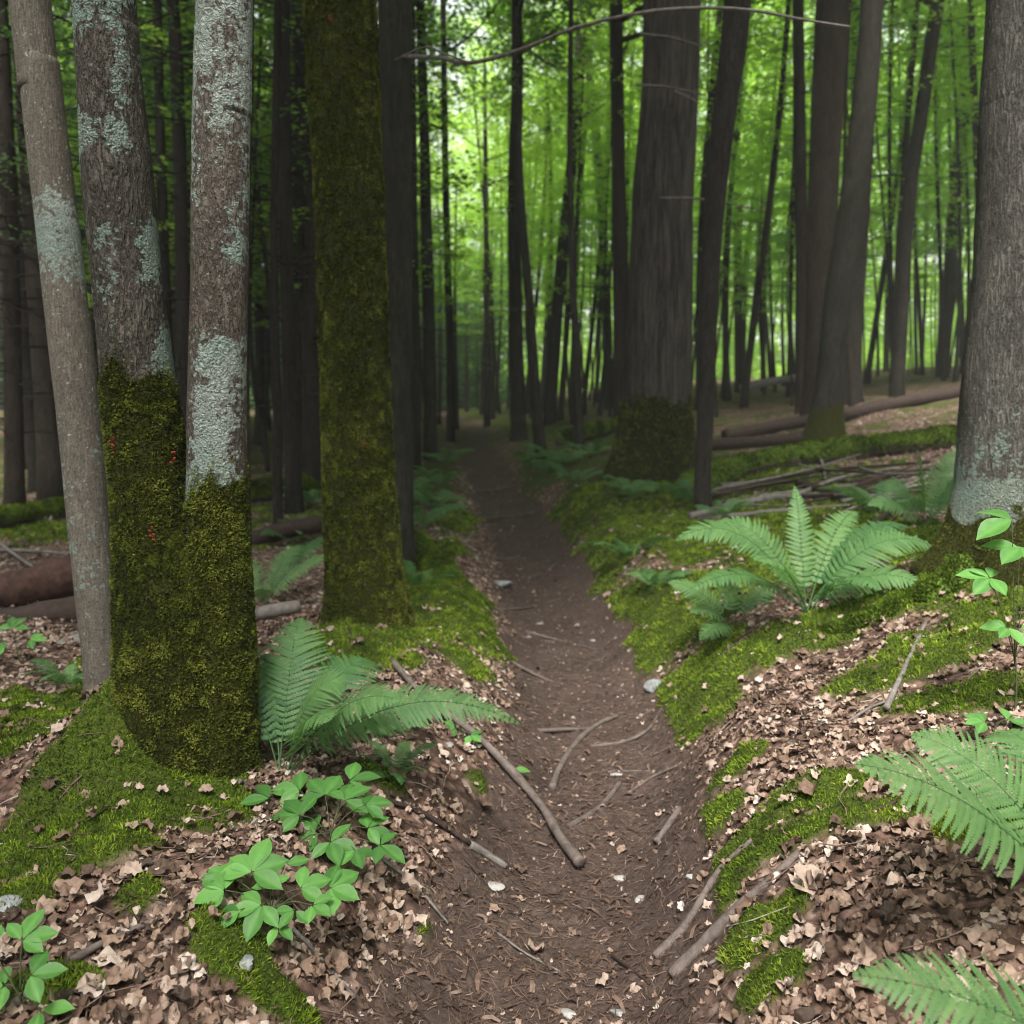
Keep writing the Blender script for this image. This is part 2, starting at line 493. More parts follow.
def moss_at(x, y):
    x = np.asarray(x, float); y = np.asarray(y, float)
    s = np.zeros_like(x)
    for bx, by, sx, sy in MB:
        q = ((x - bx) / sx) ** 2 + ((y - by) / sy) ** 2
        s = np.maximum(s, np.exp(-q * .8))
    d = x - xc(y)
    bank = .62 * ss(5.5, 9, y) * ss(.5, .9, d) * (1 - ss(2.5, 4.5, d) * .55)
    bankl = .5 * ss(6, 9, y) * ss(.45, .8, -d)
    far = .42 * ss(8, 14, y)
    s = np.maximum(np.maximum(s, bank), np.maximum(bankl, far))
    n = fbm(x * 5.5, y * 5.5, seed=21, oct=4) * .55 + fbm(x * 1.2, y * 1.2, seed=22, oct=2) * .22
    m = ss(.36, .60, s + n * .62)
    return m * (1 - ss(.62, .82, path_at(x, y)))

def path_at(x, y):
    d = x - xc(y)
    n = .12 * fbm(x * 2.5, y * 2.5, seed=31, oct=3) + .05 * fbm(x * 11, y * 11, seed=32, oct=2)
    e = np.where(d > 0, d / hwr(y), -d / hwl(y)) + n * 2.0
    return 1 - ss(.82, 1.22, e)

# ------------------------------------------------------------------ the ground, with the trodden path cut out of the same sheet
ys = [-8.0]
while ys[-1] < 420:
    y = ys[-1]
    ys.append(y + (max(.016, .0085 * y) if y > .6 else .3 if y < .3 else .05))
ys = np.array(ys)
NU = 470
u = np.linspace(-1, 1, NU)
a = .80 * np.maximum(ys, 2.2)
GX = a[:, None] * u + (420 - a)[:, None] * np.sign(u) * np.abs(u) ** 15
GY = np.repeat(ys[:, None], NU, 1)
GZ = zf(GX, GY)
GM = moss_at(GX, GY)
GP = path_at(GX, GY)
def moss_lump(x, y):
    return .016 + .022 * fbm(x * 8, y * 8, seed=41, oct=3) + .010 * np.abs(vn(x * 21, y * 21, 0, 43))
GZ = GZ + GM * moss_lump(GX, GY) * (1 - ss(10, 20, GY))
idx = np.arange(len(ys) * NU).reshape(len(ys), NU)
Q = np.stack([idx[:-1, :-1], idx[:-1, 1:], idx[1:, 1:], idx[1:, :-1]], -1).reshape(-1, 4)
V = np.stack([GX, GY, GZ], -1).reshape(-1, 3)
cp = (GP.ravel()[Q].mean(1) > .5) & (V[Q][:, :, 1].mean(1) < 40)
gm = obj('ground', mesh_data('ground', V, Q[~cp], M_GROUND, True, {'moss': GM.ravel(), 'path': GP.ravel()}))
tag(gm, 'forest floor of leaf litter and moss on both banks of the trail', 'ground', None, 'structure')
used = np.unique(Q[cp]); rem = np.zeros(len(V), np.int64); rem[used] = np.arange(len(used))
pm = obj('path', mesh_data('path', V[used], rem[Q[cp]], M_GROUND, True, {'moss': GM.ravel()[used], 'path': GP.ravel()[used]}))
tag(pm, 'narrow trodden dirt trail sunk between mossy banks', 'path', None, 'structure')
del V, Q, GX, GY, GZ

def gz(x, y):
    m = moss_at(x, y)
    return zf(x, y) + m * moss_lump(x, y) * (1 - ss(10, 20, y))

# ------------------------------------------------------------------ loose cover nobody could count
def polar(n, r0, r1, ang=44., p=1.0):
    r = (r0 ** p + rng.random(n) * (r1 ** p - r0 ** p)) ** (1 / p)
    t = R(ang) * (rng.random(n) * 2 - 1)
    return r * np.sin(t), r * np.cos(t)

def frame_from(nrm, az):
    t = np.stack([np.cos(az), np.sin(az), np.zeros_like(az)], -1)
    t = unit(t - nrm * np.sum(t * nrm, -1, keepdims=True))
    return t, np.cross(nrm, t)

def leaf_templates():
    """outlines of curled dead leaves: a lobed oak, a maple, a beech oval, a torn half"""
    T = []
    th = np.linspace(0, 2 * np.pi, 21)[:-1]
    for kind in range(5):
        if kind == 0:   rad = .5 + .07 * np.cos(7 * th) - .04 * np.cos(2 * th)
        elif kind == 1: rad = .5 + .08 * np.cos(5 * th)
        elif kind == 2: rad = np.full_like(th, .5)
        elif kind == 3: rad = .44 + .07 * np.cos(3 * th + 1) + .04 * np.cos(8 * th)
        else:           rad = .46 + .06 * np.cos(9 * th) + .05 * np.sin(2 * th)
        asp = (.62, .95, .55, .8, .7)[kind]
        x, y = np.cos(th) * rad, np.sin(th) * rad * asp
        inner = np.stack([x[::2] * .5, y[::2] * .45], -1)
        outer = np.stack([x, y], -1)
        V2 = np.concatenate([[[0, 0]], inner, outer])
        n = 10
        fs = []
        for i in range(n):
            j = (i + 1) % n
            fs += [(0, 1 + i, 1 + j), (1 + i, 11 + 2 * i, 11 + 2 * i + 1), (1 + i, 11 + 2 * i + 1, 1 + j), (1 + j, 11 + 2 * i + 1, 11 + (2 * i + 2) % 20)]
        # a finer copy, three rings deep, for the leaves close by
        nn = 20
        rings = [np.stack([x * q, y * q * (.9 + .1 * q)], -1) for q in (.36, .7, 1.0)]
        Vd = np.concatenate([[[0, 0]]] + rings)
        fd = []
        for i in range(nn):
            j = (i + 1) % nn
            fd += [(0, 1 + i, 1 + j)]
            for q in range(2):
                a0, b0 = 1 + q * nn, 1 + (q + 1) * nn
                fd += [(a0 + i, b0 + i, b0 + j), (a0 + i, b0 + j, a0 + j)]
        T.append((V2, np.array(fs), Vd, np.array(fd)))
    return T
LT = leaf_templates()

def scatter_leaves(x, y, size, lift, tilt, rnd, curl=.5, fine=False):
    N = len(x)
    nrm = ground_n(x, y)
    nrm = unit(nrm + rng.normal(0, tilt[:, None], (N, 3)))
    t, b = frame_from(nrm, rng.random(N) * 2 * np.pi)
    kind = rng.choice(len(LT), N, p=[.18, .14, .32, .22, .14])
    z = gz(x, y) + lift
    Vs, Fs, A, off = [], [], [], 0
    for k, tpl in enumerate(LT):
        V2, f = tpl[2:] if fine else tpl[:2]
        s = np.where(kind == k)[0]
        if not len(s):
            continue
        cu = rng.normal(0, curl, (len(s), 3))
        lx, ly = V2[:, 0][None], V2[:, 1][None]
        ph = rng.random((len(s), 1)) * 6.28
        lz = cu[:, :1] * lx ** 2 + (cu[:, 1:2] + .35) * ly ** 2 + .6 * cu[:, 2:3] * lx * ly + (.7 * np.abs(cu[:, 1:2])) * np.abs(ly) + .09 * np.sin(9 * lx + 5 * ly + ph) + .08 * np.sin(12 * ly - 4 * lx - 2 * ph) + .05 * np.sin(19 * lx + 3 * ph)
        sz = size[s][:, None]
        P = (np.stack([x[s], y[s], z[s]], -1)[:, None] + (lx * sz)[..., None] * t[s][:, None] + (ly * sz)[..., None] * b[s][:, None]
             + (lz * sz)[..., None] * nrm[s][:, None])
        m = V2.shape[0]
        Vs.append(P.reshape(-1, 3))
        Fs.append((f[None] + (np.arange(len(s)) * m)[:, None, None]).reshape(-1, 3) + off)
        A.append(np.repeat(rnd[s], m))
        off += m * len(s)
    return np.concatenate(Vs), np.concatenate(Fs), np.concatenate(A)

# dead leaves on the banks
x, y = polar(125000, .75, 16)
pp, mm = path_at(x, y), moss_at(x, y)
drift = fbm(x * 1.6, y * 1.6, seed=51, oct=2)
keep = rng.random(len(x)) < np.clip((1 - pp * .985) * (1 - mm * .93) * (.85 + .5 * drift), 0, 1)
x, y = x[keep], y[keep]
n = len(x)
col = np.clip(rng.beta(1.5, 1.7, n) + .22 * fbm(x * 2, y * 2, seed=52), 0, 1)
size = rng.uniform(.018, .046, n) * (1 + .5 * (rng.random(n) < .12))
size *= np.interp(np.hypot(x, y), [1, 3], [1.35, 1.0]) * np.where(rng.random(n) < .3, .55, 1)
lift, tilt = rng.random(n) ** 2 * .03, rng.uniform(.05, .34, n)
near = np.hypot(x, y) < 3.4
Vs, Fs_, As, off = [], [], [], 0
for sel, fine_ in ((near, True), (~near, False)):
    V, Fc, A = scatter_leaves(x[sel], y[sel], size[sel], lift[sel], tilt[sel], col[sel], .38, fine_)
    Vs.append(V); Fs_.append(Fc + off); As.append(A); off += len(V)
o = obj('leaf_litter', mesh_data('leaf_litter', np.concatenate(Vs), np.concatenate(Fs_), M_LITTER, True, {'rnd': np.concatenate(As)}))
tag(o, 'curled brown and pinkish dead leaves covering the banks', 'leaf litter', None, 'stuff')

# needles, twig bits and chips on the trail
x, y = polar(120000, 1.3, 13, 34, .8)
pp, mm = path_at(x, y), moss_at(x, y)
keep = rng.random(len(x)) < np.clip(pp + .10, 0, 1) * (1 - .8 * mm)
x, y = x[keep], y[keep]
n = len(x)
nrm = unit(ground_n(x, y) + rng.normal(0, .12, (n, 3)))
t, b = frame_from(nrm, rng.random(n) * 6.28)
ln = rng.uniform(.006, .028, n)[:, None]
wd = (rng.uniform(.0006, .0016, n) * (1 + 3.5 * (rng.random(n) < .06)))[:, None]
c = np.stack([x, y, gz(x, y) + .003 + rng.random(n) * .006], -1)
bend = rng.normal(0, .15, (n, 1))
V = np.stack([c - t * ln - b * wd, c - t * ln + b * wd, c + b * (wd + bend * ln) + nrm * wd, c + b * (bend * ln - wd) + nrm * wd, c + t * ln - b * wd * .6, c + t * ln + b * wd * .6], 1).reshape(-1, 3)
k = (np.arange(n) * 6)[:, None]
Fc = np.concatenate([k + [0, 1, 2, 3], k + [3, 2, 5, 4]])
o = obj('needle_litter', mesh_data('needle_litter', V, Fc, M_NEEDLE, False, {'rnd': np.repeat(np.clip(rng.beta(1.6, 2.4, n), 0, 1), 6)}))
tag(o, 'fallen conifer needles and twig crumbs strewn over the dirt trail', 'needle litter', None, 'stuff')
# thin dead twigs among the leaves
x, y = polar(1500, 1.0, 10)
keep = (path_at(x, y) < .6)
x, y = x[keep], y[keep]; n = len(x)
_tw = []
for k in range(n):
    az, L_ = rng.random() * 6.28, rng.uniform(.05, .22)
    q = np.linspace(-.5, .5, 4)
    px_, py_ = x[k] + np.cos(az) * q * L_, y[k] + np.sin(az) * q * L_
    bend_ = rng.normal(0, .012, 4)
    P_ = np.stack([px_ - np.sin(az) * bend_, py_ + np.cos(az) * bend_, zf(px_, py_) + .012 + rng.random() * .012 + rng.normal(0, .003, 4)], -1)
    r_ = rng.uniform(.0012, .003)
    an_ = np.array([0, 2.09, 4.19])
    V_ = (P_[:, None] + r_ * np.array([1.1, 1, .9, .6])[:, None, None] * np.stack([-np.sin(az) * np.cos(an_), np.cos(az) * np.cos(an_), np.sin(an_)], -1)[None]).reshape(-1, 3)
    i_ = np.arange(12).reshape(4, 3); j_ = np.roll(i_, -1, 1)
    _tw.append((V_, np.stack([i_[:-1], j_[:-1], j_[1:], i_[1:]], -1).reshape(-1, 4) + 12 * k))
o = obj('twig_litter', mesh_data('twig_litter', np.concatenate([t_[0] for t_ in _tw]), np.concatenate([t_[1] for t_ in _tw]), M_NEEDLE, True, {'rnd': np.repeat(np.clip(rng.beta(2, 1.6, n), 0, 1), 12)}))
tag(o, 'thin dead twigs lying among the leaves on the banks', 'twig litter', None, 'stuff')
# chips of leaf and wood on the trail
x, y = polar(15000, 1.3, 12, 32)
keep = (path_at(x, y) > .35) & (moss_at(x, y) < .4)
x, y = x[keep], y[keep]; n = len(x)
V, Fc, A = scatter_leaves(x, y, rng.uniform(.006, .024, n), rng.random(n) * .006, np.full(n, .2), np.clip(rng.beta(1.2, 2.0, n), 0, 1), .3)
o = obj('trail_debris', mesh_data('trail_debris', V, Fc, M_LITTER, True, {'rnd': A}))
tag(o, 'small torn leaf bits and bark chips scattered on the trail', 'trail debris', None, 'stuff')

# moss tufts
def blades(C, Nn, ln, wd, rnd, flop=.55):
    N = len(C)
    d = unit(Nn + rng.normal(0, flop, (N, 3)))
    s = unit(np.cross(d, rng.normal(0, 1, (N, 3))))
    L, W = ln[:, None], wd[:, None]
    V = np.stack([C - s * W * .5, C + s * W * .5, C + d * L * .55 + s * W, C + d * L + Nn * -.1 * L, C + d * L * .55 - s * W], 1).reshape(-1, 3)
    k = (np.arange(N) * 5)[:, None]
    return V, [k + [0, 1, 2, 4], k + [4, 2, 3]], np.repeat(rnd, 5)
x, y = polar(800000, 1.1, 11, 40, .65)
mm = moss_at(x, y)
keep = rng.random(len(x)) < ss(.3, .8, mm)
x, y = x[keep], y[keep]; n = len(x)
nn = ground_n(x, y)
clump = fbm(x * 16, y * 16, seed=61, oct=2)
dd = np.hypot(x, y)
ln = (.005 + .008 * rng.random(n) + .014 * np.maximum(clump, 0)) * (.8 + .16 * dd)
wd = rng.uniform(.0007, .0015, n) * (.5 + .4 * dd)
rc = np.clip(.42 + .5 * clump + rng.normal(0, .18, n) + .25 * fbm(x * 3, y * 3, seed=62, oct=2), 0, 1)
V, Fc, A = blades(np.stack([x, y, gz(x, y)], -1), nn, ln, wd, rc)
o = obj('moss', mesh_data('moss', V, Fc, M_MOSS, False, {'rnd': A}))
tag(o, 'feathery bright green moss cushions on the trail banks', 'moss', None, 'stuff')
# ------------------------------------------------------------------ tubes, trunks, branches
def catmull(P, n_per):
    P = np.asarray(P, float)
    Q = np.vstack([2 * P[0] - P[1], P, 2 * P[-1] - P[-2]])
    out = []
    for i in range(1, len(Q) - 2):
        p0, p1, p2, p3 = Q[i - 1], Q[i], Q[i + 1], Q[i + 2]
        t = np.linspace(0, 1, n_per, endpoint=False)[:, None]
        out.append(.5 * (2 * p1 + (p2 - p0) * t + (2 * p0 - 5 * p1 + 4 * p2 - p3) * t ** 2 + (3 * p1 - p0 - 3 * p2 + p3) * t ** 3))
    out.append(P[-1:])
    return np.concatenate(out)

def frames(P):
    T = unit(np.gradient(P, axis=0))
    ref = np.array([0, 1.0, 0]) if abs(T[0][1]) < .8 else np.array([1.0, 0, 0])
    S = np.zeros_like(P)
    s = ref
    for i in range(len(P)):
        s = s - T[i] * np.dot(s, T[i])
        s = s / max(np.linalg.norm(s), 1e-9)
        S[i] = s
    return T, S, np.cross(T, S)

def tube(P, r, seg, rough=0.0, rscale=8., seed=0, flare=None, cap=True):
    """ring grid along P; r per point. returns V, [quads, tris], surface normals, ring index"""
    P = np.asarray(P, float); r = np.asarray(r, float)
    T, S, B = frames(P)
    an = np.linspace(0, 2 * np.pi, seg, endpoint=False)
    D = np.cos(an)[None, :, None] * S[:, None] + np.sin(an)[None, :, None] * B[:, None]
    rr = np.repeat(r[:, None], seg, 1)
    if flare is not None:
        rr = rr * flare(P, D, an)
    if rough:
        C = P[:, None] + D * r[:, None, None]
        rr = rr * (1 + rough * fbm(C[..., 0] * rscale, C[..., 1] * rscale, C[..., 2] * rscale * .45, seed, 3))
    V = (P[:, None] + D * rr[..., None])
    m = len(P)
    i = np.arange(m * seg).reshape(m, seg)
    j = np.roll(i, -1, 1)
    F4 = np.stack([i[:-1], j[:-1], j[1:], i[1:]], -1).reshape(-1, 4)
    V = V.reshape(-1, 3)
    Fs = [F4]
    if cap:
        V = np.vstack([V, P[:1], P[-1:]])
        Fs.append(np.stack([i[0] * 0 + m * seg, j[0], i[0]], -1))
        Fs.append(np.stack([i[-1] * 0 + m * seg + 1, i[-1], j[-1]], -1))
    return V, Fs, D.reshape(-1, 3), np.repeat(np.arange(m), seg)

def join(parts):
    Vs, Fs, off = [], {}, 0
    for V, F_ in parts:
        Vs.append(V)
        for f in (F_ if isinstance(F_, (list, tuple)) else [F_]):
            if len(f):
                f = np.asarray(f)
                Fs.setdefault(f.shape[1], []).append(f + off)
        off += len(V)
    return np.concatenate(Vs), [np.concatenate(v) for v in Fs.values()]

# ---- crowns: layered sprays of leaf-sized faces
def leaf_quads(C, D, Nn, ln, wd):
    S = np.cross(Nn, D)
    L, W = ln[:, None] * .5, wd[:, None] * .5
    V = np.stack([C - D * L, C + S * W + Nn * W * .35 - D * L * .1, C + D * L, C - S * W + Nn * W * .35 - D * L * .1], 1).reshape(-1, 3)
    return V, np.arange(len(C) * 4).reshape(-1, 4)

def sprays(g, base, az, L, W, n, leaf, droop, thick, rise=0.0, tilt=.28):
    """flat fans of leaves: arrays base (k,3), az, L, W; n leaves each"""
    k = len(base)
    t = g.random((k, n)) ** .75
    lat = (g.random((k, n)) * 2 - 1) * W[:, None] * np.sin(np.clip(.15 + t * .8, 0, 1) * np.pi) ** .7
    ca, sa = np.cos(az)[:, None], np.sin(az)[:, None]
    tl = t * L[:, None]
    C = np.stack([base[:, :1] + ca * tl - sa * lat, base[:, 1:2] + sa * tl + ca * lat,
                  base[:, 2:] + rise * tl - droop * tl ** 2 / np.maximum(L[:, None], .1) + g.normal(0, thick, (k, n))], -1)
    da = az[:, None] + np.sign(lat) * g.uniform(.3, 1.2, (k, n))
    D = np.stack([np.cos(da), np.sin(da), g.normal(-.15, .2, (k, n))], -1)
    Nn = unit(np.stack([g.normal(0, tilt, (k, n)), g.normal(0, tilt, (k, n)), np.ones((k, n))], -1))
    D = unit(D - Nn * (D * Nn).sum(-1, keepdims=True))
    s = leaf * g.uniform(.65, 1.25, (k, n))
    V, F_ = leaf_quads(C.reshape(-1, 3), D.reshape(-1, 3), Nn.reshape(-1, 3), s.ravel(), s.ravel() * .62)
    rnd = np.clip(np.repeat(g.normal(.5, .22, k), n) + g.normal(0, .18, k * n), 0, 1)
    return V, F_, np.repeat(rnd, 4)

def crown_layered(name, seed, z0, z1, reach, nb, nleaf, leaf, mat, droop=.12, thick=.05, wide=.42, rise=.08, taper=.5):
    g = np.random.default_rng(seed)
    zz = z0 + (z1 - z0) * (np.arange(nb) + g.random(nb)) / nb
    az = np.arange(nb) * 2.4 + g.normal(0, .5, nb)
    f = (zz - z0) / (z1 - z0)
    L = reach * (1 - taper * f) * g.uniform(.55, 1.1, nb)
    st = L * g.uniform(.28, .5, nb)
    base = np.stack([np.cos(az) * st, np.sin(az) * st, zz], -1)
    V, F_, rnd = sprays(g, base, az, L - st, L * wide, nleaf, leaf, droop, thick, rise)
    return mesh_data(name, V, F_, mat, False, {'rnd': rnd}), (zz, az, L)

def crown_ball(name, seed, rad, hgt, nb, nleaf, leaf, mat):
    g = np.random.default_rng(seed)
    d = unit(g.normal(0, 1, (nb, 3)))
    rr = g.random(nb) ** .4
    base = d * rr[:, None] * np.array([rad, rad, hgt])
    az = np.arctan2(d[:, 1], d[:, 0]) + g.normal(0, .6, nb)
    L = g.uniform(.7, 1.5, nb)
    V, F_, rnd = sprays(g, base, az, L, L * .5, nleaf, leaf, .15, .16)
    return mesh_data(name, V, F_, mat, False, {'rnd': rnd})

CANOPY = [crown_ball('canopy crown', 71 + k, 3.2, 2.2, 100, 60, .15, M_CANOPY) for k in range(3)]

BARE_TOPS = []
def limbs(P, r, seed, n=6, z_from=7.5):
    g = np.random.default_rng(seed)
    out = []
    ok = np.where(P[:, 2] - P[0, 2] > z_from)[0]
    if not len(ok):
        return out
    for k in range(n):
        i = ok[int(g.random() * len(ok) * .95)]
        a = k * 2.4 + g.random()
        L = g.uniform(1.2, 2.4)
        pts = [P[i], P[i] + np.array([math.cos(a), math.sin(a), .5]) * L * .5, P[i] + np.array([math.cos(a) * 1.0, math.sin(a), .75]) * L]
        V, F_, _, _ = tube(catmull(pts, 4), np.linspace(r[i] * .45, .012, 9), 6)
        out.append((V, F_))
    return out

def trunk_from(pts, Y, top=11.5, ds=.04, sink=.25):
    """picture outline (x, y, width) bottom to top at distance Y -> centre line and radii in metres, carried on above the frame"""
    W = [at(px, py, Y) for px, py, _ in pts]
    rad = [.5 * w_ / F * depth(p) for p, (_, _, w_) in zip(W, pts)]
    W[0][2] = float(zf(W[0][0], W[0][1])) if W[0][2] > zf(W[0][0], W[0][1]) - .05 else W[0][2]
    d = unit(W[-1] - W[-2]); d[0] *= .6; d = unit(d)
    up = max(top - W[-1][2], .5)
    W += [W[-1] + d * up * .5 + [0, 0, 0], W[-1] + d * up * .5 + np.array([0, .1, up * .5])]
    rad += [rad[-1] * .85, rad[-1] * .3]
    W = [W[0] - np.array([0, 0, sink])] + W
    rad = [rad[0]] + rad
    W, rad = np.array(W), np.array(rad)
    s = np.r_[0, np.cumsum(np.linalg.norm(np.diff(W, axis=0), axis=1))]
    P = catmull(W, 12); rr = catmull(np.c_[rad, rad, rad], 12)[:, 0]
    ss_ = np.r_[0, np.cumsum(np.linalg.norm(np.diff(P, axis=0), axis=1))]
    lowz = W[-3][2]
    L = ss_[-1]
    n1 = int(np.interp(lowz, P[:, 2], ss_) / ds)
    q = np.r_[np.linspace(0, np.interp(lowz, P[:, 2], ss_), max(n1, 8)), np.linspace(np.interp(lowz, P[:, 2], ss_), L, 24)[1:]]
    return np.stack([np.interp(q, ss_, P[:, k]) for k in range(3)], -1), np.interp(q, ss_, rr)

def flare_fn(z0, amt, hgt, lobes, ph):
    def f(P, D, an):
        t = np.clip((P[:, 2] - z0) / hgt, 0, 1)
        e = np.exp(-3.2 * t)[:, None]
        return 1 + amt * e * (.55 + .45 * np.cos(lobes * an + ph)[None]) * ss(1.0, .8, t)[:, None]
    return f

def fuzz(V, Dn, dens_idx, ln, wd, mat, parent, origin, seed, name='moss', shade=None):
    g = np.random.default_rng(seed)
    C = V[dens_idx]
    N = Dn[dens_idx]
    n = len(C)
    clump = fbm(C[:, 0] * 26, C[:, 1] * 26, C[:, 2] * 26, seed, 3)
    keep = clump + .18 * g.normal(0, 1, n) > -.16
    C, N, clump = C[keep], N[keep], clump[keep]; n = len(C)
    big = fbm(C[:, 0] * 5, C[:, 1] * 5, C[:, 2] * 3, seed + 5, 2)
    Vb, Fb, A = blades(C, unit(N + np.array([0, 0, -.25])), ln * g.uniform(.6, 1.4, n) * (1 + .6 * np.maximum(clump, 0)), wd * g.uniform(.6, 1.4, n),
                       np.clip(.45 + .75 * clump + .35 * big + g.normal(0, .14, n), 0, 1), .7)
    return obj(name, mesh_data(name, Vb - origin, Fb, mat, False, {'rnd': A}), parent)

def surf_samples(V, seg, nring, n, g, wt, nrm_fn):
    """random points on a ring grid, weighted by wt per vertex"""
    i = g.integers(0, nring - 1, n); j = g.integers(0, seg, n)
    keep = g.random(n) < wt[i * seg + j]
    i, j = i[keep], j[keep]
    a, b = g.random(len(i))[:, None], g.random(len(i))[:, None]
    j2 = (j + 1) % seg
    p = lambda A: (A[i * seg + j] * (1 - a) + A[(i + 1) * seg + j] * a) * (1 - b) + (A[i * seg + j2] * (1 - a) + A[(i + 1) * seg + j2] * a) * b
    return p(V), unit(p(nrm_fn))

def make_tree(name, label, pts, mat, Y=None, seg=28, ds=.05, rough=.06, rscale=6., flare=(.5, .5, 5), moss=None, lichen=None, seed=1, crown=True, top=11.5,
              fuzz_n=0, group=None, root=None, part='trunk', cat='tree', fz=(.0075, .0022)):
    """moss(z, px-angle) -> 0..1 given height above base"""
    if Y is None:
        Y = hit(pts[0][0], pts[0][1])[1]
    P, r = trunk_from(pts, Y, top, ds)
    base = P[0] + np.array([0, 0, .25])
    if root is None:
        root = thing(name, label, cat, base, group)
    org = np.array(root.location)
    V, Fs, D, ring = tube(P, r, seg, rough, rscale, seed, flare_fn(base[2], *flare, seed * 1.3))
    nt = len(D)
    h = V[:, 2] - base[2]
    ms = np.zeros(len(V)) if moss is None else np.clip(moss(h + .20 * fbm(V[:, 0] * 7, V[:, 1] * 7, V[:, 2] * 2.5, seed, 4), V), 0, 1)
    lc = np.zeros(len(V)) if lichen is None else np.clip(lichen(h, V), 0, 1)
    lim = limbs(P, r, seed)
    VV, FF = join([(V, Fs)] + lim)
    ms2 = np.r_[ms, np.zeros(len(VV) - len(V))]; lc2 = np.r_[lc, np.zeros(len(VV) - len(V))]
    tr = obj(part, mesh_data(part, VV - org, FF, mat, True, {'moss': ms2, 'lichen': lc2}), root)
    if fuzz_n:
        g = np.random.default_rng(seed + 100)
        wt = ms[:nt] * (h[:nt] < 3.9) * (D[:, 1] < .55)
        hi = np.searchsorted(h[:nt:seg], 3.8)
        C, N = surf_samples(V[:nt], seg, max(hi, 4), fuzz_n, g, wt ** 1.5, D)
        fuzz(C, N, np.arange(len(C)), fz[0], fz[1], M_BARKMOSS, root, org, seed)
    if crown:
        c = obj('crown', CANOPY[seed % 3], root)
        c.location = Vector(P[-1] - org) - Vector((0, 0, .8))
        c.rotation_euler = (0, 0, seed * 1.7)
    return root, P, r

# ---- the named trees, outlines read from the photograph
make_tree('slim_tree', 'slim smooth grey trunk with pale lichen spots leaning beside the thick twin mossy tree', 
          [(107, 735, 42), (103, 660, 38), (92, 560, 39), (80, 430, 40), (66, 300, 41), (52, 180, 40), (38, 60, 38), (30, 0, 38)], M_BGREY, 3.3, 40, .02, .035, 9, (.25, .25, 4),
          None, lambda h, V: .3 + .9 * np.exp(-((h - 1.83) / .16) ** 2) * ss(.02, -.03, V[:, 0] + 1.52 + .27 * (h - 1.8) * .4) + .35 * np.exp(-((h - .9) / .5) ** 2), 2, fuzz_n=0, top=10)

tw, P1, r1 = make_tree('twin_tree', 'twin stemmed tree with lichened upper stems and one fat mossy base beside the fern', 
          [(178, 815, 108), (172, 700, 104), (165, 600, 98), (156, 520, 82), (143, 420, 72), (130, 300, 68), (117, 170, 66), (106, 30, 62), (104, 0, 61)], M_BTWIN, 2.80, 64, .012, .05, 7, (.35, .35, 5),
          lambda h, V: ss(1.50, 1.30, h), lambda h, V: .15 + .8 * np.exp(-((h - 1.52) / .13) ** 2) * ss(.8, -.2, vn(V[:, 0] * 9, 3, h * 7, 4)) + .7 * np.exp(-((h - 2.12) / .10) ** 2) + .75 * np.exp(-((h - 2.5) / .12) ** 2) + .7 * vn(V[:, 0] * 9, V[:, 1] * 9, h * 6, 5), 3, fuzz_n=230000)
make_tree('twin_tree', '', [(216, 815, 84), (216, 700, 78), (217, 600, 69), (217, 520, 61), (217, 420, 57), (219, 300, 56), (221, 170, 56), (223, 30, 55), (224, 0, 55)], M_BLICH, 2.74, 56, .012, .045, 8, (.35, .35, 4),
          lambda h, V: ss(1.18, 1.00, h), lambda h, V: .5 + .45 * vn(V[:, 0] * 9, V[:, 1] * 9, h * 5, 6) - .5 * np.exp(-((h - 1.62) / .09) ** 2), 4, fuzz_n=170000, root=tw)
# the fused base the two stems grow from
_pp = [(182, 830, 156), (183, 760, 146), (184, 690, 138), (184, 630, 131), (185, 585, 118), (186, 555, 92), (186, 535, 60), (186, 522, 26)]
_P = np.array([at(px, py, 2.79) for px, py, _ in _pp]); _P[0][2] -= .1
_rad = np.array([.5 * w_ / F * depth(p) for p, (_, _, w_) in zip(_P, _pp)])
_Pc, _rc = catmull(_P, 8), catmull(np.c_[_rad, _rad, _rad], 8)[:, 0]
V, Fs, D, _ = tube(_Pc, _rc, 64, .06, 6, 17)
_o = np.array(tw.location)
obj('fused_base', mesh_data('fused_base', V - _o, Fs, M_BTWIN, True, {'moss': np.ones(len(V)), 'lichen': np.zeros(len(V))}), tw)
C, N = surf_samples(V[:len(D)], 64, len(_Pc), 170000, np.random.default_rng(18), (D[:, 1] < .6) * 1.0, D)
fuzz(C, N, np.arange(len(C)), .0075, .0022, M_BARKMOSS, tw, _o, 19)
make_tree('moss_clad_tree', 'straight trunk wrapped in dark olive moss from root to top of view beside the trail', 
          [(366, 650, 104), (366, 600, 82), (360, 500, 72), (356, 400, 67), (353, 300, 66), (347, 150, 68), (340, 0, 71)], M_BMID, 4.8, 56, .02, .05, 6, (.55, .35, 5),
          lambda h, V: .95 + h * 0, None, 5, fuzz_n=260000, fz=(.010, .0030))
td, PD, rD = make_tree('grey_tree', 'grey trunk standing close behind the moss clad tree with one long bare branch', 
          [(401, 580, 26), (400, 480, 28), (397, 300, 31), (396, 150, 33), (395, 0, 34)], M_BOLIVE, 6.9, 28, .04, .05, 5, (.7, .4, 4), lambda h, V: ss(.3, .1, h), None, 6)
br = catmull([at(397, 56, 6.85), at(440, 58, 6.6), at(470, 63, 6.4), at(520, 50, 6.1), at(575, 28, 5.8), at(640, 13, 5.5), at(700, 8, 5.3), at(750, 10, 5.1), at(800, 19, 5.0), at(850, 27, 4.9)], 5)
Vb, Fb, _, _ = tube(br, np.linspace(.017, .006, len(br)) * (1 + .15 * vn(np.arange(len(br)) * .7, 0)), 8, .1, 20)
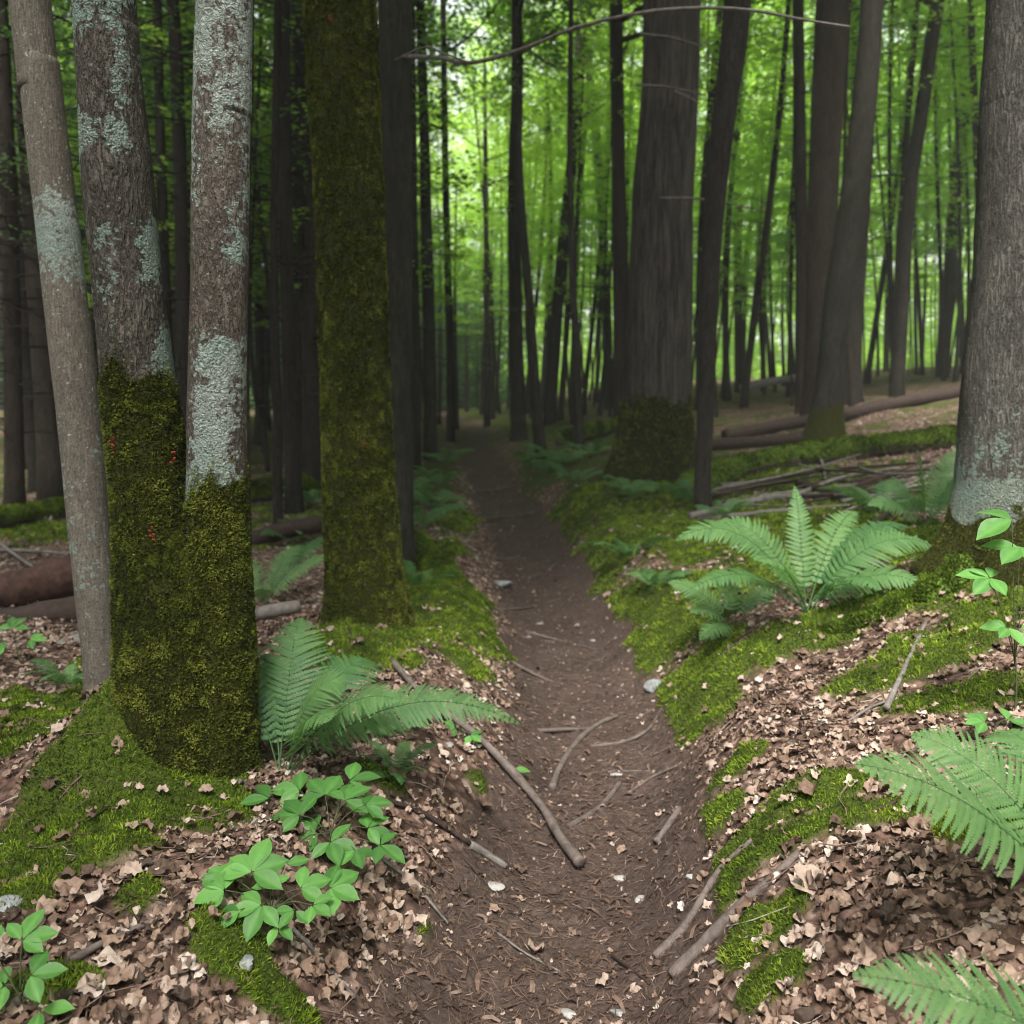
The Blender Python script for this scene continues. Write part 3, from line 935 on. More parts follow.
b2 = catmull([at(470, 63, 6.4), at(440, 52, 6.45), at(425, 47, 6.5), at(395, 60, 6.7)], 5)
V2, F2, _, _ = tube(b2, np.linspace(.008, .006, len(b2)), 6)
VV, FF = join([(Vb, Fb), (V2, F2)])
obj('branch', mesh_data('branch', VV - np.array(td.location), FF, M_DEAD), td)

make_tree('furrowed_tree', 'massive furrowed dark trunk on the right bank with a moss skirt at its foot', 
          [(654, 484, 92), (655, 440, 76), (656, 400, 69), (659, 330, 66), (663, 200, 60), (669, 100, 57), (672, 0, 56)], M_BBIG, 11.2, 72, .04, .06, 3, (.34, .8, 6),
          lambda h, V: ss(1.12, 1.0, h), lambda h, V: .8 * ss(1.9, 1.1, h), 7, fuzz_n=60000, top=14, fz=(.03, .008))
ob = bpy.data.objects['furrowed_tree']
for k, (pp_) in enumerate([[(640, 34), (668, 37), (703, 46)], [(636, 85), (668, 87), (706, 95)], [(674, 91), (690, 98), (700, 104)], [(660, 198), (702, 199), (760, 210)]]):
    pts = catmull([at(px, py, 10.65) for px, py in pp_], 5)
    V, F_, _, _ = tube(pts, np.linspace(.016, .007, len(pts)), 6)
    obj('dead_twig', mesh_data('dead_twig', V - np.array(ob.location), F_, M_DEAD), ob)
make_tree('slanting_dark_tree', 'dark slender trunk on the right bank leaning right in front of the massive furrowed one', 
          [(703, 516, 18), (703, 470, 16), (706, 400, 17), (709, 300, 18), (715, 200, 21), (726, 100, 24), (738, 0, 27)], M_BDARK, None, 24, .05, .04, 5, (.25, .3, 4), None, None, 8)
make_tree('grey_lichen_tree', 'thick grey lichened trunk at the frame edge with mossy roots spreading over the right bank', 
          [(1012, 566, 118), (1014, 500, 112), (1018, 400, 106), (1025, 300, 100), (1030, 200, 98), (1035, 100, 98), (1040, 0, 98)], M_BRIGHT, 4.1, 64, .015, .045, 6, (.6, .4, 5),
          lambda h, V: 1.0 * ss(.34, .14, h) + .6 * ss(.3, .6, h) * ss(1.3, .8, h) * ss(2.26, 2.38, V[:, 0]), lambda h, V: .85 * ss(.95, .2, h) + .15 + .3 * vn(V[:, 0] * 6, V[:, 1] * 6, h * 4, 8), 9, fuzz_n=60000)

# trees of the middle distance, each with its own outline
MID = [
 ('conifer', 'dark straight conifer trunk between the lichened twin stems, far behind', [(186, 505, 15), (183, 300, 14), (178, 100, 13), (173, 0, 12)], M_BDARK),
 ('conifer', 'thin dark trunk at the far edge of the dim stand, bare to its foot', [(38, 492, 16), (27, 380, 15), (18, 250, 13), (8, 130, 11), (2, 0, 10)], M_BDARK),
 ('sapling', 'thin dark sapling rising straight from beside the low log behind the twin mossy tree', [(278, 535, 10), (277, 400, 9), (274, 250, 8), (276, 100, 8), (278, 0, 8)], M_BDARK),
 ('conifer', 'dark leaning trunk close against the upper edge of the moss clad tree', [(316, 474, 26), (314, 350, 25), (309, 250, 23), (305, 130, 20), (302, 0, 18)], M_BDARK),
 ('sapling', 'reddish brown sapling stem rising along the edge of the lichened twin stem', [(248, 615, 8), (247, 500, 8), (246, 400, 7), (247, 250, 6), (250, 100, 5), (252, 0, 4)], M_BBROWN),
 ('sapling', 'crooked thin stem slanting behind the reddish brown sapling', [(268, 472, 5), (262, 420, 5), (254, 385, 5), (250, 300, 4), (256, 150, 3), (262, 0, 3)], M_BDARK),
 ('conifer', 'dark trunk left of the far end of the trail, thickest of that cluster', [(430, 458, 14), (430, 380, 13), (427, 250, 12), (424, 120, 10), (420, 0, 9)], M_BDARK),
 ('sapling', 'thin dark pole beside the grey trunk near the ferns', [(417, 470, 8), (416, 350, 8), (414, 200, 7), (412, 0, 6)], M_BDARK),
 ('conifer', 'thin trunk standing right at the bend of the trail', [(451, 441, 9), (450, 350, 8), (446, 200, 7), (443, 0, 6)], M_BDARK),
 ('conifer', 'dark narrow trunk at the very end of the trail', [(487, 427, 7), (487, 350, 6), (486, 250, 5), (485, 100, 4)], M_BDARK),
 ('maple_tree', 'dark upright trunk right of the trail end, crossed by a thinner stem', [(519, 440, 16), (516, 330, 14), (514, 200, 13), (517, 100, 12), (517, 0, 11)], M_BDARK),
 ('maple_tree', 'thin dark stem leaning into the upright trunk right of the trail end', [(541, 458, 13), (536, 400, 11), (529, 300, 9), (521, 200, 8), (517, 100, 7), (515, 0, 6)], M_BDARK),
 ('maple_tree', 'dark stem curving right as it climbs, middle of the slender cluster', [(550, 424, 13), (555, 340, 12), (563, 250, 12), (571, 170, 11), (577, 90, 10), (581, 0, 8)], M_BDARK),
 ('maple_tree', 'short looking thin stem at the foot of the curved dark stem', [(579, 448, 9), (576, 350, 8), (572, 260, 7), (570, 150, 6), (571, 0, 5)], M_BDARK),
 ('sapling', 'very thin pale arc of a stem in the slender cluster', [(536, 392, 5), (541, 330, 5), (549, 220, 5), (556, 130, 5), (568, 50, 4), (578, 0, 4)], M_BOLIVE),
 ('maple_tree', 'slightly bowed trunk just left of the massive furrowed one', [(609, 408, 11), (606, 300, 10), (600, 180, 9), (591, 90, 9), (584, 0, 7)], M_BDARK),
 ('maple_tree', 'upright brown trunk hugging the massive furrowed one on the trail side', [(622, 425, 18), (621, 300, 16), (618, 150, 14), (616, 0, 13)], M_BBROWN),
 ('maple_tree', 'straight dark trunk, left one of the close pair beyond the mossy log', [(816, 425, 32), (816, 350, 22), (821, 250, 28), (825, 150, 30), (829, 70, 31), (833, 0, 32)], M_BBROWN),
 ('maple_tree', 'leaning grey olive trunk with a moss skirt beyond the mossy log', [(824, 442, 40), (830, 380, 28), (838, 300, 27), (850, 220, 25), (860, 140, 24), (868, 60, 23), (872, 0, 22)], M_BOLIVE),
 ('maple_tree', 'straight trunk half hidden behind the leaning grey olive one', [(850, 404, 22), (852, 330, 20), (858, 240, 19), (866, 120, 17), (872, 0, 15)], M_BDARK),
 ('maple_tree', 'sinuous dark trunk against the pale green glow', [(897, 396, 13), (901, 330, 13), (905, 250, 13), (911, 180, 13), (922, 110, 13), (930, 50, 13), (938, 0, 13)], M_BDARK),
 ('maple_tree', 'slender grey trunk right of the sinuous dark one', [(942, 378, 12), (948, 300, 12), (953, 220, 12), (960, 150, 12), (966, 80, 12), (970, 20, 12), (974, 0, 12)], M_BBROWN),
 ('maple_tree', 'straight thin trunk left of the close pair', [(802, 412, 13), (802, 300, 12), (800, 150, 12), (798, 0, 11)], M_BBROWN),
 ('maple_tree', 'thin trunk just right of the dark slanting one', [(739, 392, 9), (738, 300, 8), (737, 150, 8), (735, 0, 7)], M_BBROWN),
 ('dead_sapling', 'short dead pole with a broken tip in the pale green glow', [(886, 372, 6), (888, 280, 5), (892, 190, 4), (895, 148, 2)], M_BBROWN),
]
for k, (nm, lab, pts, mat) in enumerate(MID):
    mossy = (lambda h, V: .95 * ss(.75, .2, h)) if 'skirt' in lab else None
    dead = nm == 'dead_sapling'
    root_, P_, r_ = make_tree(nm, lab, pts, mat, None, 16, .12, .06, 4, (.5 if pts[0][2] > 14 else .25, .4, 4), mossy, None, 20 + k, crown=not dead, top=(3 if dead else 13), group=None)
# ------------------------------------------------------------------ trees of the wood behind, each one an object
def proto_trunk(name, seed, h, r0, r1, bend, mat, twigs=0, twig_r=(1.2, 7.5), seg=10):
    g = np.random.default_rng(seed)
    zz = np.linspace(-.3, h, 22)
    ph = g.random(2) * 6.28
    f = np.clip(zz / h, 0, 1)
    P = np.stack([bend * np.sin(f * 2.6 + ph[0]) - bend * math.sin(ph[0]), bend * np.sin(f * 3.3 + ph[1]) - bend * math.sin(ph[1]), zz], -1)
    r = (r0 * (1 - f) + r1 * f) * (1 + .5 * np.exp(-np.maximum(zz, 0) / .22))
    parts = [tube(P, r, seg, .06, 4, seed)[:2]]
    for k in range(twigs):
        z = g.uniform(*twig_r); i = int(np.searchsorted(zz, z)); a = k * 2.4 + g.random(); L = g.uniform(.6, 1.9)
        d = np.array([math.cos(a), math.sin(a), 0])
        p0 = P[min(i, 21)].copy(); p0[2] = z
        pts = [p0, p0 + d * L * .5 + [0, 0, .04], p0 + d * L + [0, 0, g.uniform(-.25, .1)]]
        parts.append(tube(catmull(pts, 2), np.linspace(.013, .004, 5), 3, cap=False)[:2])
    V, Fs = join(parts)
    return mesh_data('trunk', V, Fs, mat, True, {'moss': np.zeros(len(V)), 'lichen': np.zeros(len(V))})

CON = [(proto_trunk('t', 200 + k, 15, .10 + .03 * k, .03, .15, (M_BDARK, M_BBROWN)[k % 2], 70), 
        crown_layered('conifer crown', 300 + k, 4.4 - .5 * k, 15.5, 2.5, 64, 84, .085, M_HEM, .16, .05, .38, .05, .55)[0]) for k in range(3)]
HARD = [(proto_trunk('t', 230 + k, 15, .055 + .022 * k, .03, .45, (M_BDARK, M_BBROWN, M_BOLIVE)[k % 3], 10, (3, 9)),
         crown_layered('hardwood crown', 330 + k, 5.2, 15, 3.0, 34, 120, .11, M_BEECH, .05, .06, .5, .10, .35)[0]) for k in range(3)]
UNDER = [(proto_trunk('t', 260 + k, 8.5, .035 + .008 * k, .012, .3, M_BDARK, 8, (2, 6), 8),
          crown_layered('sapling crown', 360 + k, 3.0, 8.8, 2.6, 30, 150, .10, M_BEECH, .04, .03, .55, .06, .35)[0]) for k in range(4)]

THIN = [(proto_trunk('t', 290 + k, 12.5, .026 + .010 * k, .010, .35, (M_BDARK, M_BBROWN, M_BOLIVE)[k % 3], 14, (2, 9), 7),
         crown_layered('pole crown', 390 + k, 6.0, 12.5, 1.7, 20, 90, .10, M_BEECH, .05, .04, .55, .06, .35)[0]) for k in range(3)]
TAKEN = [np.array(o.location)[:2] for o in bpy.data.objects if o.type == 'EMPTY']
g = np.random.default_rng(5)
def free(p, dmin):
    if abs(p[0] - float(xc(p[1]))) < (1.3 + .05 * p[1] if p[1] < 26 else .6):
        return False
    return all(np.hypot(*(p - q)) > dmin for q in TAKEN)
def stand(n, a0, a1, r0, r1, protos, name, label, group, cat, dmin, smin=.75, smax=1.25):
    """a stand of trees between two bearings; the first of each kind is made, the rest copied with their parts"""
    made = {}
    cnt = tries = 0
    while cnt < n and tries < n * 60:
        tries += 1
        a = R(g.uniform(a0, a1)); r = math.sqrt(g.uniform(r0 ** 2, r1 ** 2))
        p = np.array([r * math.sin(a), r * math.cos(a)])
        if not free(p, dmin):
            continue
        TAKEN.append(p)
        loc = (p[0], p[1], float(zf(p[0], p[1])))
        k = int(g.integers(0, len(protos)))
        s = g.uniform(smin, smax)
        if k not in made:
            rt = thing(name, label, cat, loc, group)
            obj('trunk', protos[k][0], rt)
            obj('crown', protos[k][1], rt)
            rt.rotation_euler = (0, 0, g.random() * 6.28)
            rt.scale = (s, s, s)
            made[k] = rt
        else:
            dup(made[k], loc, g.random() * 6.28, s)
        cnt += 1
stand(12, -33, -9, 9, 16, CON, 'conifer', 'dark conifer with bare lower twigs in the dim stand on the left of the trail', 'conifers in the dim stand', 'tree', 1.0)
stand(42, -36, -8.5, 16, 32, CON, 'conifer', 'dark conifer with bare lower twigs in the dim stand on the left of the trail', 'conifers in the dim stand', 'tree', .9)
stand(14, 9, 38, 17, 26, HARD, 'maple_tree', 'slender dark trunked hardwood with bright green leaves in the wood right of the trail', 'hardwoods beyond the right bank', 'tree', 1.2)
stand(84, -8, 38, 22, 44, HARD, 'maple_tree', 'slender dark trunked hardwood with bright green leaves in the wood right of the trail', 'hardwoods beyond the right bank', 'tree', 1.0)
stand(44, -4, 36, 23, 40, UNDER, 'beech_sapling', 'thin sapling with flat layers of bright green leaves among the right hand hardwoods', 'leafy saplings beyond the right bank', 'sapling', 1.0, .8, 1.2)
stand(34, -11, -1.2, 27, 44, CON, 'conifer', 'small dark conifer standing beyond the end of the trail', 'young conifers beyond the trail end', 'tree', .5, .36, .55)
stand(20, -9, 2.5, 12, 26, UNDER, 'beech_sapling', 'thin sapling with flat layers of bright green leaves by the far stretch of the trail', 'leafy saplings by the far trail', 'sapling', .8, .9, 1.3)
stand(22, -24, -7, 12, 26, UNDER, 'beech_sapling', 'thin sapling with flat layers of bright green leaves lit up among the dark conifers', 'leafy saplings among the conifers', 'sapling', 1.0, .8, 1.2)

stand(130, 48, 310, 4.5, 26, CON, 'conifer', 'unseen conifer added behind the viewer to shade the foreground', 'unseen shading conifers behind the viewer', 'tree', 1.2)  # out of view, added to hold back light from behind and the sides

stand(62, -6, 38, 15, 42, THIN, 'maple_sapling', 'thin bare stemmed pole of a young hardwood between the thicker right hand trunks', 'thin poles among the hardwoods', 'sapling', .6, .8, 1.2)
stand(34, -36, -7, 12, 32, THIN, 'maple_sapling', 'thin bare stemmed pole of a young hardwood among the dim conifers', 'thin poles among the conifers', 'sapling', .6, .8, 1.2)

# the far wood, one mass of leaves and stems
def far_wood(name, label, a0, a1, r0, r1, n, mat, leaf, zmax, per, seed):
    q = np.random.default_rng(seed)
    an = R(1) * q.uniform(a0, a1, n); r = np.sqrt(q.uniform(r0 ** 2, r1 ** 2, n))
    x, y = r * np.sin(an), r * np.cos(an)
    z = zf(x, y, False) + .3 + zmax * q.random(n) ** 1.5
    L = q.uniform(1.6, 3.2, n)
    V, F_, rnd = sprays(q, np.stack([x, y, z], -1), q.random(n) * 6.28, L, L * .45, per, leaf, .06, .35, 0, 1.1)
    o = obj(name, mesh_data(name, V, F_, mat, False, {'rnd': rnd}))
    tag(o, label, 'far wood', None, 'stuff')
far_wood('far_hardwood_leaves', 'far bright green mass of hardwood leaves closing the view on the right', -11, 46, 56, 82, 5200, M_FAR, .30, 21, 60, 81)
far_wood('far_conifer_needles', 'far dark mass of conifer boughs closing the view on the left', -44, -10, 42, 64, 4200, M_HEM, .30, 18, 60, 82)

far_wood('dark_undergrowth', 'dark mass of young conifers closing the end of the trail', -12, -1.3, 46, 56, 700, M_HEM, .28, 7.5, 60, 83)

# ------------------------------------------------------------------ logs
def ground_line(pix, lift):
    """points on the ground under picture points, lifted by a radius"""
    out = []
    for p in pix:
        q = hit(p[0], p[1]); q[2] += lift; out.append(q)
    return np.array(out)
def log(name, label, P, r0, r1, mat, cat='log', seg=18, rough=.12, moss=None, seed=1, group=None, n=8, kind=None):
    P = catmull(P, n)
    r = np.linspace(r0, r1, len(P)) * (1 + .08 * vn(np.arange(len(P)) * .6, seed * 1.7))
    V, Fs, D, ring = tube(P, r, seg, rough, 9, seed)
    org = P.mean(0)
    ms = np.zeros(len(V))
    if moss is not None:
        up = np.r_[D[:, 2], 0, 0]
        ms = np.clip(moss * ss(-.5, .5, up), 0, 1)
    o = obj(name, mesh_data(name, V - org, Fs, mat, True, {'moss': ms, 'lichen': ms * 0}), None, org)
    if moss is not None:
        g_ = np.random.default_rng(seed + 900)
        C, N = surf_samples(V[:len(D)], seg, len(P), 26000, g_, ss(.25, .7, ms[:len(D)] + .35 * fbm(V[:len(D), 0] * 6, V[:len(D), 1] * 6, V[:len(D), 2] * 6, seed, 3)), D)
        dm = depth(org)
        Vb, Fb, A = blades(C, N, (.008 + .0022 * dm) * g_.uniform(.5, 1.5, len(C)), (.0012 + .0006 * dm) * g_.uniform(.6, 1.4, len(C)),
                           np.clip(.3 + .6 * fbm(C[:, 0] * 7, C[:, 1] * 7, C[:, 2] * 7, seed, 3) + g_.normal(0, .15, len(C)), 0, 1), .6)
        obj('moss', mesh_data('moss', Vb - org, Fb, M_MOSS, False, {'rnd': A}), o)
    return tag(o, label, cat, group)
def line_at(pix, Y0, Y1):
    n = len(pix)
    return np.array([at(px, py, Y0 + (Y1 - Y0) * i / (n - 1)) for i, (px, py) in enumerate(pix)])

def rest_at(pix, drop):
    # points seen at pix, standing over the ground that shows drop pixels lower
    return np.array([at(px, py, hit(px, py + drop)[1]) for px, py in pix])

log('fallen_log', 'mossy green log lying across the right bank behind the branch pile', rest_at([(690, 487), (740, 470), (800, 457), (860, 449), (920, 443), (985, 436)], 9), .16, .14, M_LOGMOSS, rough=.22, moss=1.15, seed=3)
log('fallen_log', 'reddish brown log beyond the mossy one, raised at its right end', rest_at([(725, 436), (790, 424), (860, 411), (920, 399), (985, 387)], 6), .10, .12, M_ROTD, seed=4)
log('fallen_log', 'pale brown log lying behind the left end of the mossy green one', line_at([(690, 446), (740, 443), (800, 438)], 11.6, 12.4), .09, .08, M_ROTD, seed=5)
log('fallen_log', 'thin grey log far behind on the right, below the straight trunks', line_at([(742, 388), (768, 382), (795, 378)], 22, 23), .10, .09, M_DEAD, seed=6)
log('fallen_log', 'rotten red log with flaking bark on the left side of the slim grey trunk', line_at([(-60, 606), (0, 592), (60, 579), (130, 566)], 5.3, 5.6), .125, .12, M_ROT, rough=.32, seed=7, seg=22)
log('fallen_log', 'dark damp log lying right under the rotten red one', line_at([(-40, 632), (20, 622), (70, 612), (140, 604)], 5.0, 5.2), .095, .09, M_ROTD, seed=8)
log('fallen_pole', 'smooth grey pole lying behind the slim trunk and the twin mossy tree', line_at([(-40, 677), (40, 655), (125, 630), (220, 620), (300, 606)], 4.1, 4.7), .050, .036, M_DEAD, seed=9, rough=.05)
log('fallen_log', 'mossy log far left in front of the dim conifers', rest_at([(-30, 523), (20, 515), (70, 507), (120, 499)], 9), .11, .10, M_LOGMOSS, rough=.22, moss=1.2, seed=10)
log('fallen_log', 'mossy log glowing green between the twin tree and the moss clad tree', rest_at([(240, 494), (290, 489), (345, 483)], 11), .15, .14, M_LOGMOSS, rough=.22, moss=1.2, seed=11)
log('fallen_log', 'dark brown log on the litter just below the glowing mossy one', line_at([(235, 545), (290, 529), (345, 520)], 8.2, 8.4), .09, .08, M_ROTD, seed=12)
log('fallen_log', 'thin mossy log lying beside the trail left of the massive furrowed trunk', line_at([(560, 440), (590, 432), (625, 424)], 17, 18), .16, .14, M_LOGMOSS, rough=.22, moss=1.1, seed=13)
log('mossy_root', 'thick moss covered root sloping from the grey trunk down to the trail', 
    [hit(402, 552) + [0, 0, .05], hit(420, 560) + [0, 0, .05], hit(447, 582) + [0, 0, .03], hit(478, 604) + [0, 0, -.02]], .15, .06, M_LOGMOSS, 'root', rough=.3, moss=1.3, seed=14)
log('mossy_root', 'mossy root running from the lichened trunk at the frame edge towards the fern', 
    [hit(985, 556) + [0, 0, .0], hit(945, 588) + [0, 0, -.02], hit(912, 600) + [0, 0, -.02], hit(872, 622) + [0, 0, -.02], hit(820, 630) + [0, 0, -.04]], .11, .05, M_LOGMOSS, 'root', rough=.3, moss=1.25, seed=15)

# the pile of bare branches, each one its own stick
PILE = [('long pale branch on top of the pile, nearly level', [(716, 505), (800, 492), (880, 484), (962, 476)], .035, M_DEAD),
        ('branch along the front of the pile, bowed up in its middle', [(690, 517), (760, 500), (830, 496), (920, 500)], .04, M_DEAD),
        ('thick short branch crossing the pile down to the right', [(800, 484), (850, 496), (905, 497)], .05, M_ROTD),
        ('dark branch at the left tip of the pile', [(700, 497), (750, 487), (800, 480)], .03, M_ROTD),
        ('thin branch slanting up across the pile to the right', [(790, 498), (840, 478), (900, 468)], .025, M_DEAD),
        ('lowest pale branch lying on the moss before the pile', [(700, 520), (770, 512), (850, 506)], .03, M_DEAD),
        ('brown branch at the right end of the pile', [(850, 484), (900, 474), (968, 466)], .035, M_ROTD),
        ('short stub sticking up from the mossy log by the pile', [(812, 447), (822, 462), (826, 484)], .02, M_DEAD),
        ('thin dark branch at the back of the pile', [(760, 480), (830, 470), (930, 462)], .022, M_ROTD),
        ('forked looking thin stick lying over the right half of the pile', [(865, 508), (900, 490), (945, 480)], .018, M_DEAD)]
for k, (lab, pix, r_, m_) in enumerate(PILE):
    Yk = 8.9 + .12 * k if 'stub' not in lab else 9.6
    log('fallen_branch', lab, rest_at(pix, 3 + 1.6 * (k % 5)), r_, r_ * .6, m_, 'branch', 8, .12, None, 40 + k, 'bare branches in the pile below the mossy log')
g = np.random.default_rng(77)
for k in range(26):
    cx, cy_ = g.uniform(715, 945), g.uniform(468, 506)
    hl, sl = g.uniform(25, 75), g.normal(-.10, .22)
    pix = [(cx - hl, cy_ - hl * sl), (cx + g.normal(0, 6), cy_ + g.normal(0, 3)), (cx + hl, cy_ + hl * sl)]
    log('fallen_branch', 'thin bare branch lost in the tangle of the pile below the mossy log', rest_at(pix, g.uniform(2, 12)), g.uniform(.010, .022), .006, M_DEAD if g.random() < .6 else M_ROTD, 'branch', 7, .12, None, 140 + k, 'thin branches in the pile below the mossy log', 5)
TANG = [('curved pale branch in the tangle before the far left mossy log', [(50, 520), (62, 495), (95, 480), (130, 478)], .014),
        ('long thin branch lying across the left tangle', [(0, 550), (60, 553), (130, 566)], .014),
        ('stick slanting up to the right in the left tangle', [(10, 580), (50, 565), (100, 535)], .014),
        ('stick slanting down to the right in the left tangle', [(-5, 540), (30, 565), (60, 580)], .012),
        ('pale upright stub in the left tangle beside the slim trunk', [(84, 562), (88, 548), (92, 535)], .014)]
for k, (lab, pix, r_) in enumerate(TANG):
    log('fallen_branch', lab, rest_at(pix, 4 + 3 * k), r_ * 1.3, r_ * .8, M_DEAD, 'branch', 7, .1, None, 60 + k, 'bare branches in the tangle at far left')

# roots and sticks across the trail
STICK = [('tree_root', 'long grey root running down the left bank into the middle of the trail', [(392, 668), (428, 708), (470, 738), (505, 772), (540, 812), (562, 848), (580, 872)], .013, .019, M_ROOT, 'root', .034),
 ('fallen_branch', 'thin grey stick lying beside the upper part of the long grey root', [(400, 672), (420, 700), (440, 722)], .009, .007, M_DEAD, 'stick', .012),
 ('tree_root', 'curved grey root arching up the middle of the trail', [(552, 790), (562, 765), (580, 740), (600, 724), (618, 717)], .015, .010, M_ROOT, 'root', .006),
 ('tree_root', 'short brown root in the trail right of the long grey one', [(568, 828), (590, 815), (608, 800), (620, 783)], .012, .009, M_ROOT, 'root', .004),
 ('tree_root', 'thick grey root at lower right, longest beside the moss', [(672, 978), (700, 950), (735, 915), (770, 885), (800, 856)], .018, .010, M_ROOT, 'root', .010),
 ('tree_root', 'slim pale root left of the thick one at lower right', [(655, 960), (684, 930), (706, 895), (725, 868), (752, 843)], .012, .006, M_ROOT, 'root', .008),
 ('tree_root', 'grey root stub poking from the moss on the right bank', [(656, 846), (666, 832), (680, 812)], .012, .010, M_ROOT, 'root', .012),
 ('tree_root', 'thin red brown root looping along the foot of the right bank', [(590, 748), (625, 742), (650, 728), (668, 700), (690, 675)], .008, .008, M_ROOT, 'root', .004),
 ('tree_root', 'short thin root on the right side of the trail', [(628, 795), (650, 780), (675, 768)], .007, .005, M_ROOT, 'root', .004),
 ('fallen_branch', 'straight weathered stick leaning on the moss of the right slope', [(886, 716), (905, 675), (926, 628)], .011, .006, M_DEAD, 'stick', .03),
 ('fallen_branch', 'thin twig forking out by the leaning weathered stick', [(848, 726), (870, 712), (890, 704)], .005, .004, M_DEAD, 'twig', .015),
 ('fallen_branch', 'dark thin stick on the leaves below the near fern', [(815, 834), (860, 822), (910, 800)], .006, .004, M_ROTD, 'stick', .012),
 ('fallen_branch', 'short pale twig by the moss strip on the right slope', [(782, 792), (800, 786), (816, 770)], .007, .005, M_DEAD, 'twig', .012),
 ('fallen_branch', 'pale twig sloping down the earth under the leafy seedlings', [(382, 862), (415, 890), (448, 926)], .005, .004, M_DEAD, 'twig', .012),
 ('fallen_branch', 'pale twig running from the bright seedling toward the bottom', [(282, 922), (315, 958), (355, 1003)], .005, .004, M_DEAD, 'twig', .014),
 ('tree_root', 'grey brown root along the bottom left leaves', [(10, 1012), (60, 975), (105, 948), (155, 925)], .010, .007, M_ROOT, 'root', .012),
 ('fallen_branch', 'brown stick resting on the leaves left of the trail', [(370, 800), (420, 815), (470, 848)], .008, .008, M_ROTD, 'stick', .014),
 ('fallen_branch', 'broken grey wood piece on the left edge of the trail', [(470, 848), (488, 858), (506, 870)], .014, .010, M_DEAD, 'wood piece', .010),
 ('fallen_branch', 'brown stick lying below the left mossy bank', [(408, 640), (440, 660), (482, 690)], .010, .007, M_ROTD, 'stick', .008),
 ('tree_root', 'thin root crossing the trail before the flat grey stone', [(472, 556), (500, 560), (522, 557)], .014, .010, M_ROOT, 'root', .006),
 ('tree_root', 'upper thin root crossing the far part of the trail', [(476, 492), (500, 490), (524, 486)], .018, .012, M_ROOT, 'root', .006),
 ('tree_root', 'lower thin root crossing the far part of the trail', [(480, 520), (510, 516), (534, 512)], .012, .010, M_ROOT, 'root', .004),
 ('fallen_branch', 'pale twig on the needles at the bottom of the trail', [(498, 935), (525, 955), (560, 975)], .004, .003, M_DEAD, 'twig', .006),
 ('fallen_branch', 'small twig lying across the lower trail', [(612, 958), (630, 972), (650, 985)], .004, .003, M_ROTD, 'twig', .005),
 ('fallen_branch', 'pale stick at the edge of the lower right moss', [(708, 968), (728, 955), (748, 940)], .004, .003, M_DEAD, 'twig', .008)]
g = np.random.default_rng(55)
for k in range(10):
    py = 466 + 300 * (k / 9.0) ** 1.4 + g.normal(0, 5)
    Yk = hit(520, py)[1]
    cpx = 512 + F * float(xc(Yk)) / Yk + g.normal(0, .1) * F / Yk
    hl = F / Yk * g.uniform(.12, .30)
    s_ = g.normal(0, .30)
    STICK.append(('tree_root', 'thin worn root lying level across the trodden trail', [(cpx - hl, py + s_ * hl), (cpx + g.normal(0, .1) * hl, py - g.normal(0, 2)), (cpx + hl, py - s_ * hl)], g.uniform(.008, .013), .004, M_ROOT, 'root', g.uniform(-.006, .001)))
for k, (nm, lab, pix, r0, r1, m_, ct, lift) in enumerate(STICK):
    log(nm, lab, ground_line(pix, lift), r0, r1, m_, ct, 10, .22, None, 80 + k, 'thin worn roots across the trail' if 'worn root' in lab else None)

# ------------------------------------------------------------------ stones and the single pale leaf
def stone(label, px, py, wpx, asp, flat, mat, seed):
    c = hit(px, py)
    r_ = wpx / 2 / F * depth(c)
    g_ = np.random.default_rng(seed)
    th = np.linspace(0, np.pi, 11); ph = np.linspace(0, 2 * np.pi, 18, endpoint=False)
    d = np.stack([np.sin(th)[:, None] * np.cos(ph), np.sin(th)[:, None] * np.sin(ph), np.repeat(np.cos(th)[:, None], 18, 1)], -1).reshape(-1, 3)
    cuts = unit(g_.normal(0, 1, (9, 3)))
    rad = np.ones(len(d))
    for q in cuts:                                   # flat broken faces
        dt = d @ q
        rad = np.minimum(rad, np.where(dt > .3, g_.uniform(.6, .85) / np.maximum(dt, .3), 9))
    V = d * rad[:, None] * np.array([r_, r_ * asp, r_ * flat]) * (1 + .05 * vn(d[:, 0] * 4, d[:, 1] * 4, d[:, 2] * 4, seed))[:, None]
    a_ = g_.uniform(-.5, .5)
    V[:, :2] = V[:, :2] @ np.array([[math.cos(a_), math.sin(a_)], [-math.sin(a_), math.cos(a_)]])
    i = np.arange(11 * 18).reshape(11, 18); j = np.roll(i, -1, 1)
    F4 = np.stack([i[:-1], i[1:], j[1:], j[:-1]], -1).reshape(-1, 4)
    o = obj('stone', mesh_data('stone', V, F4, mat, False), None, c + [0, 0, r_ * flat * .25])
    tag(o, label, 'stone')
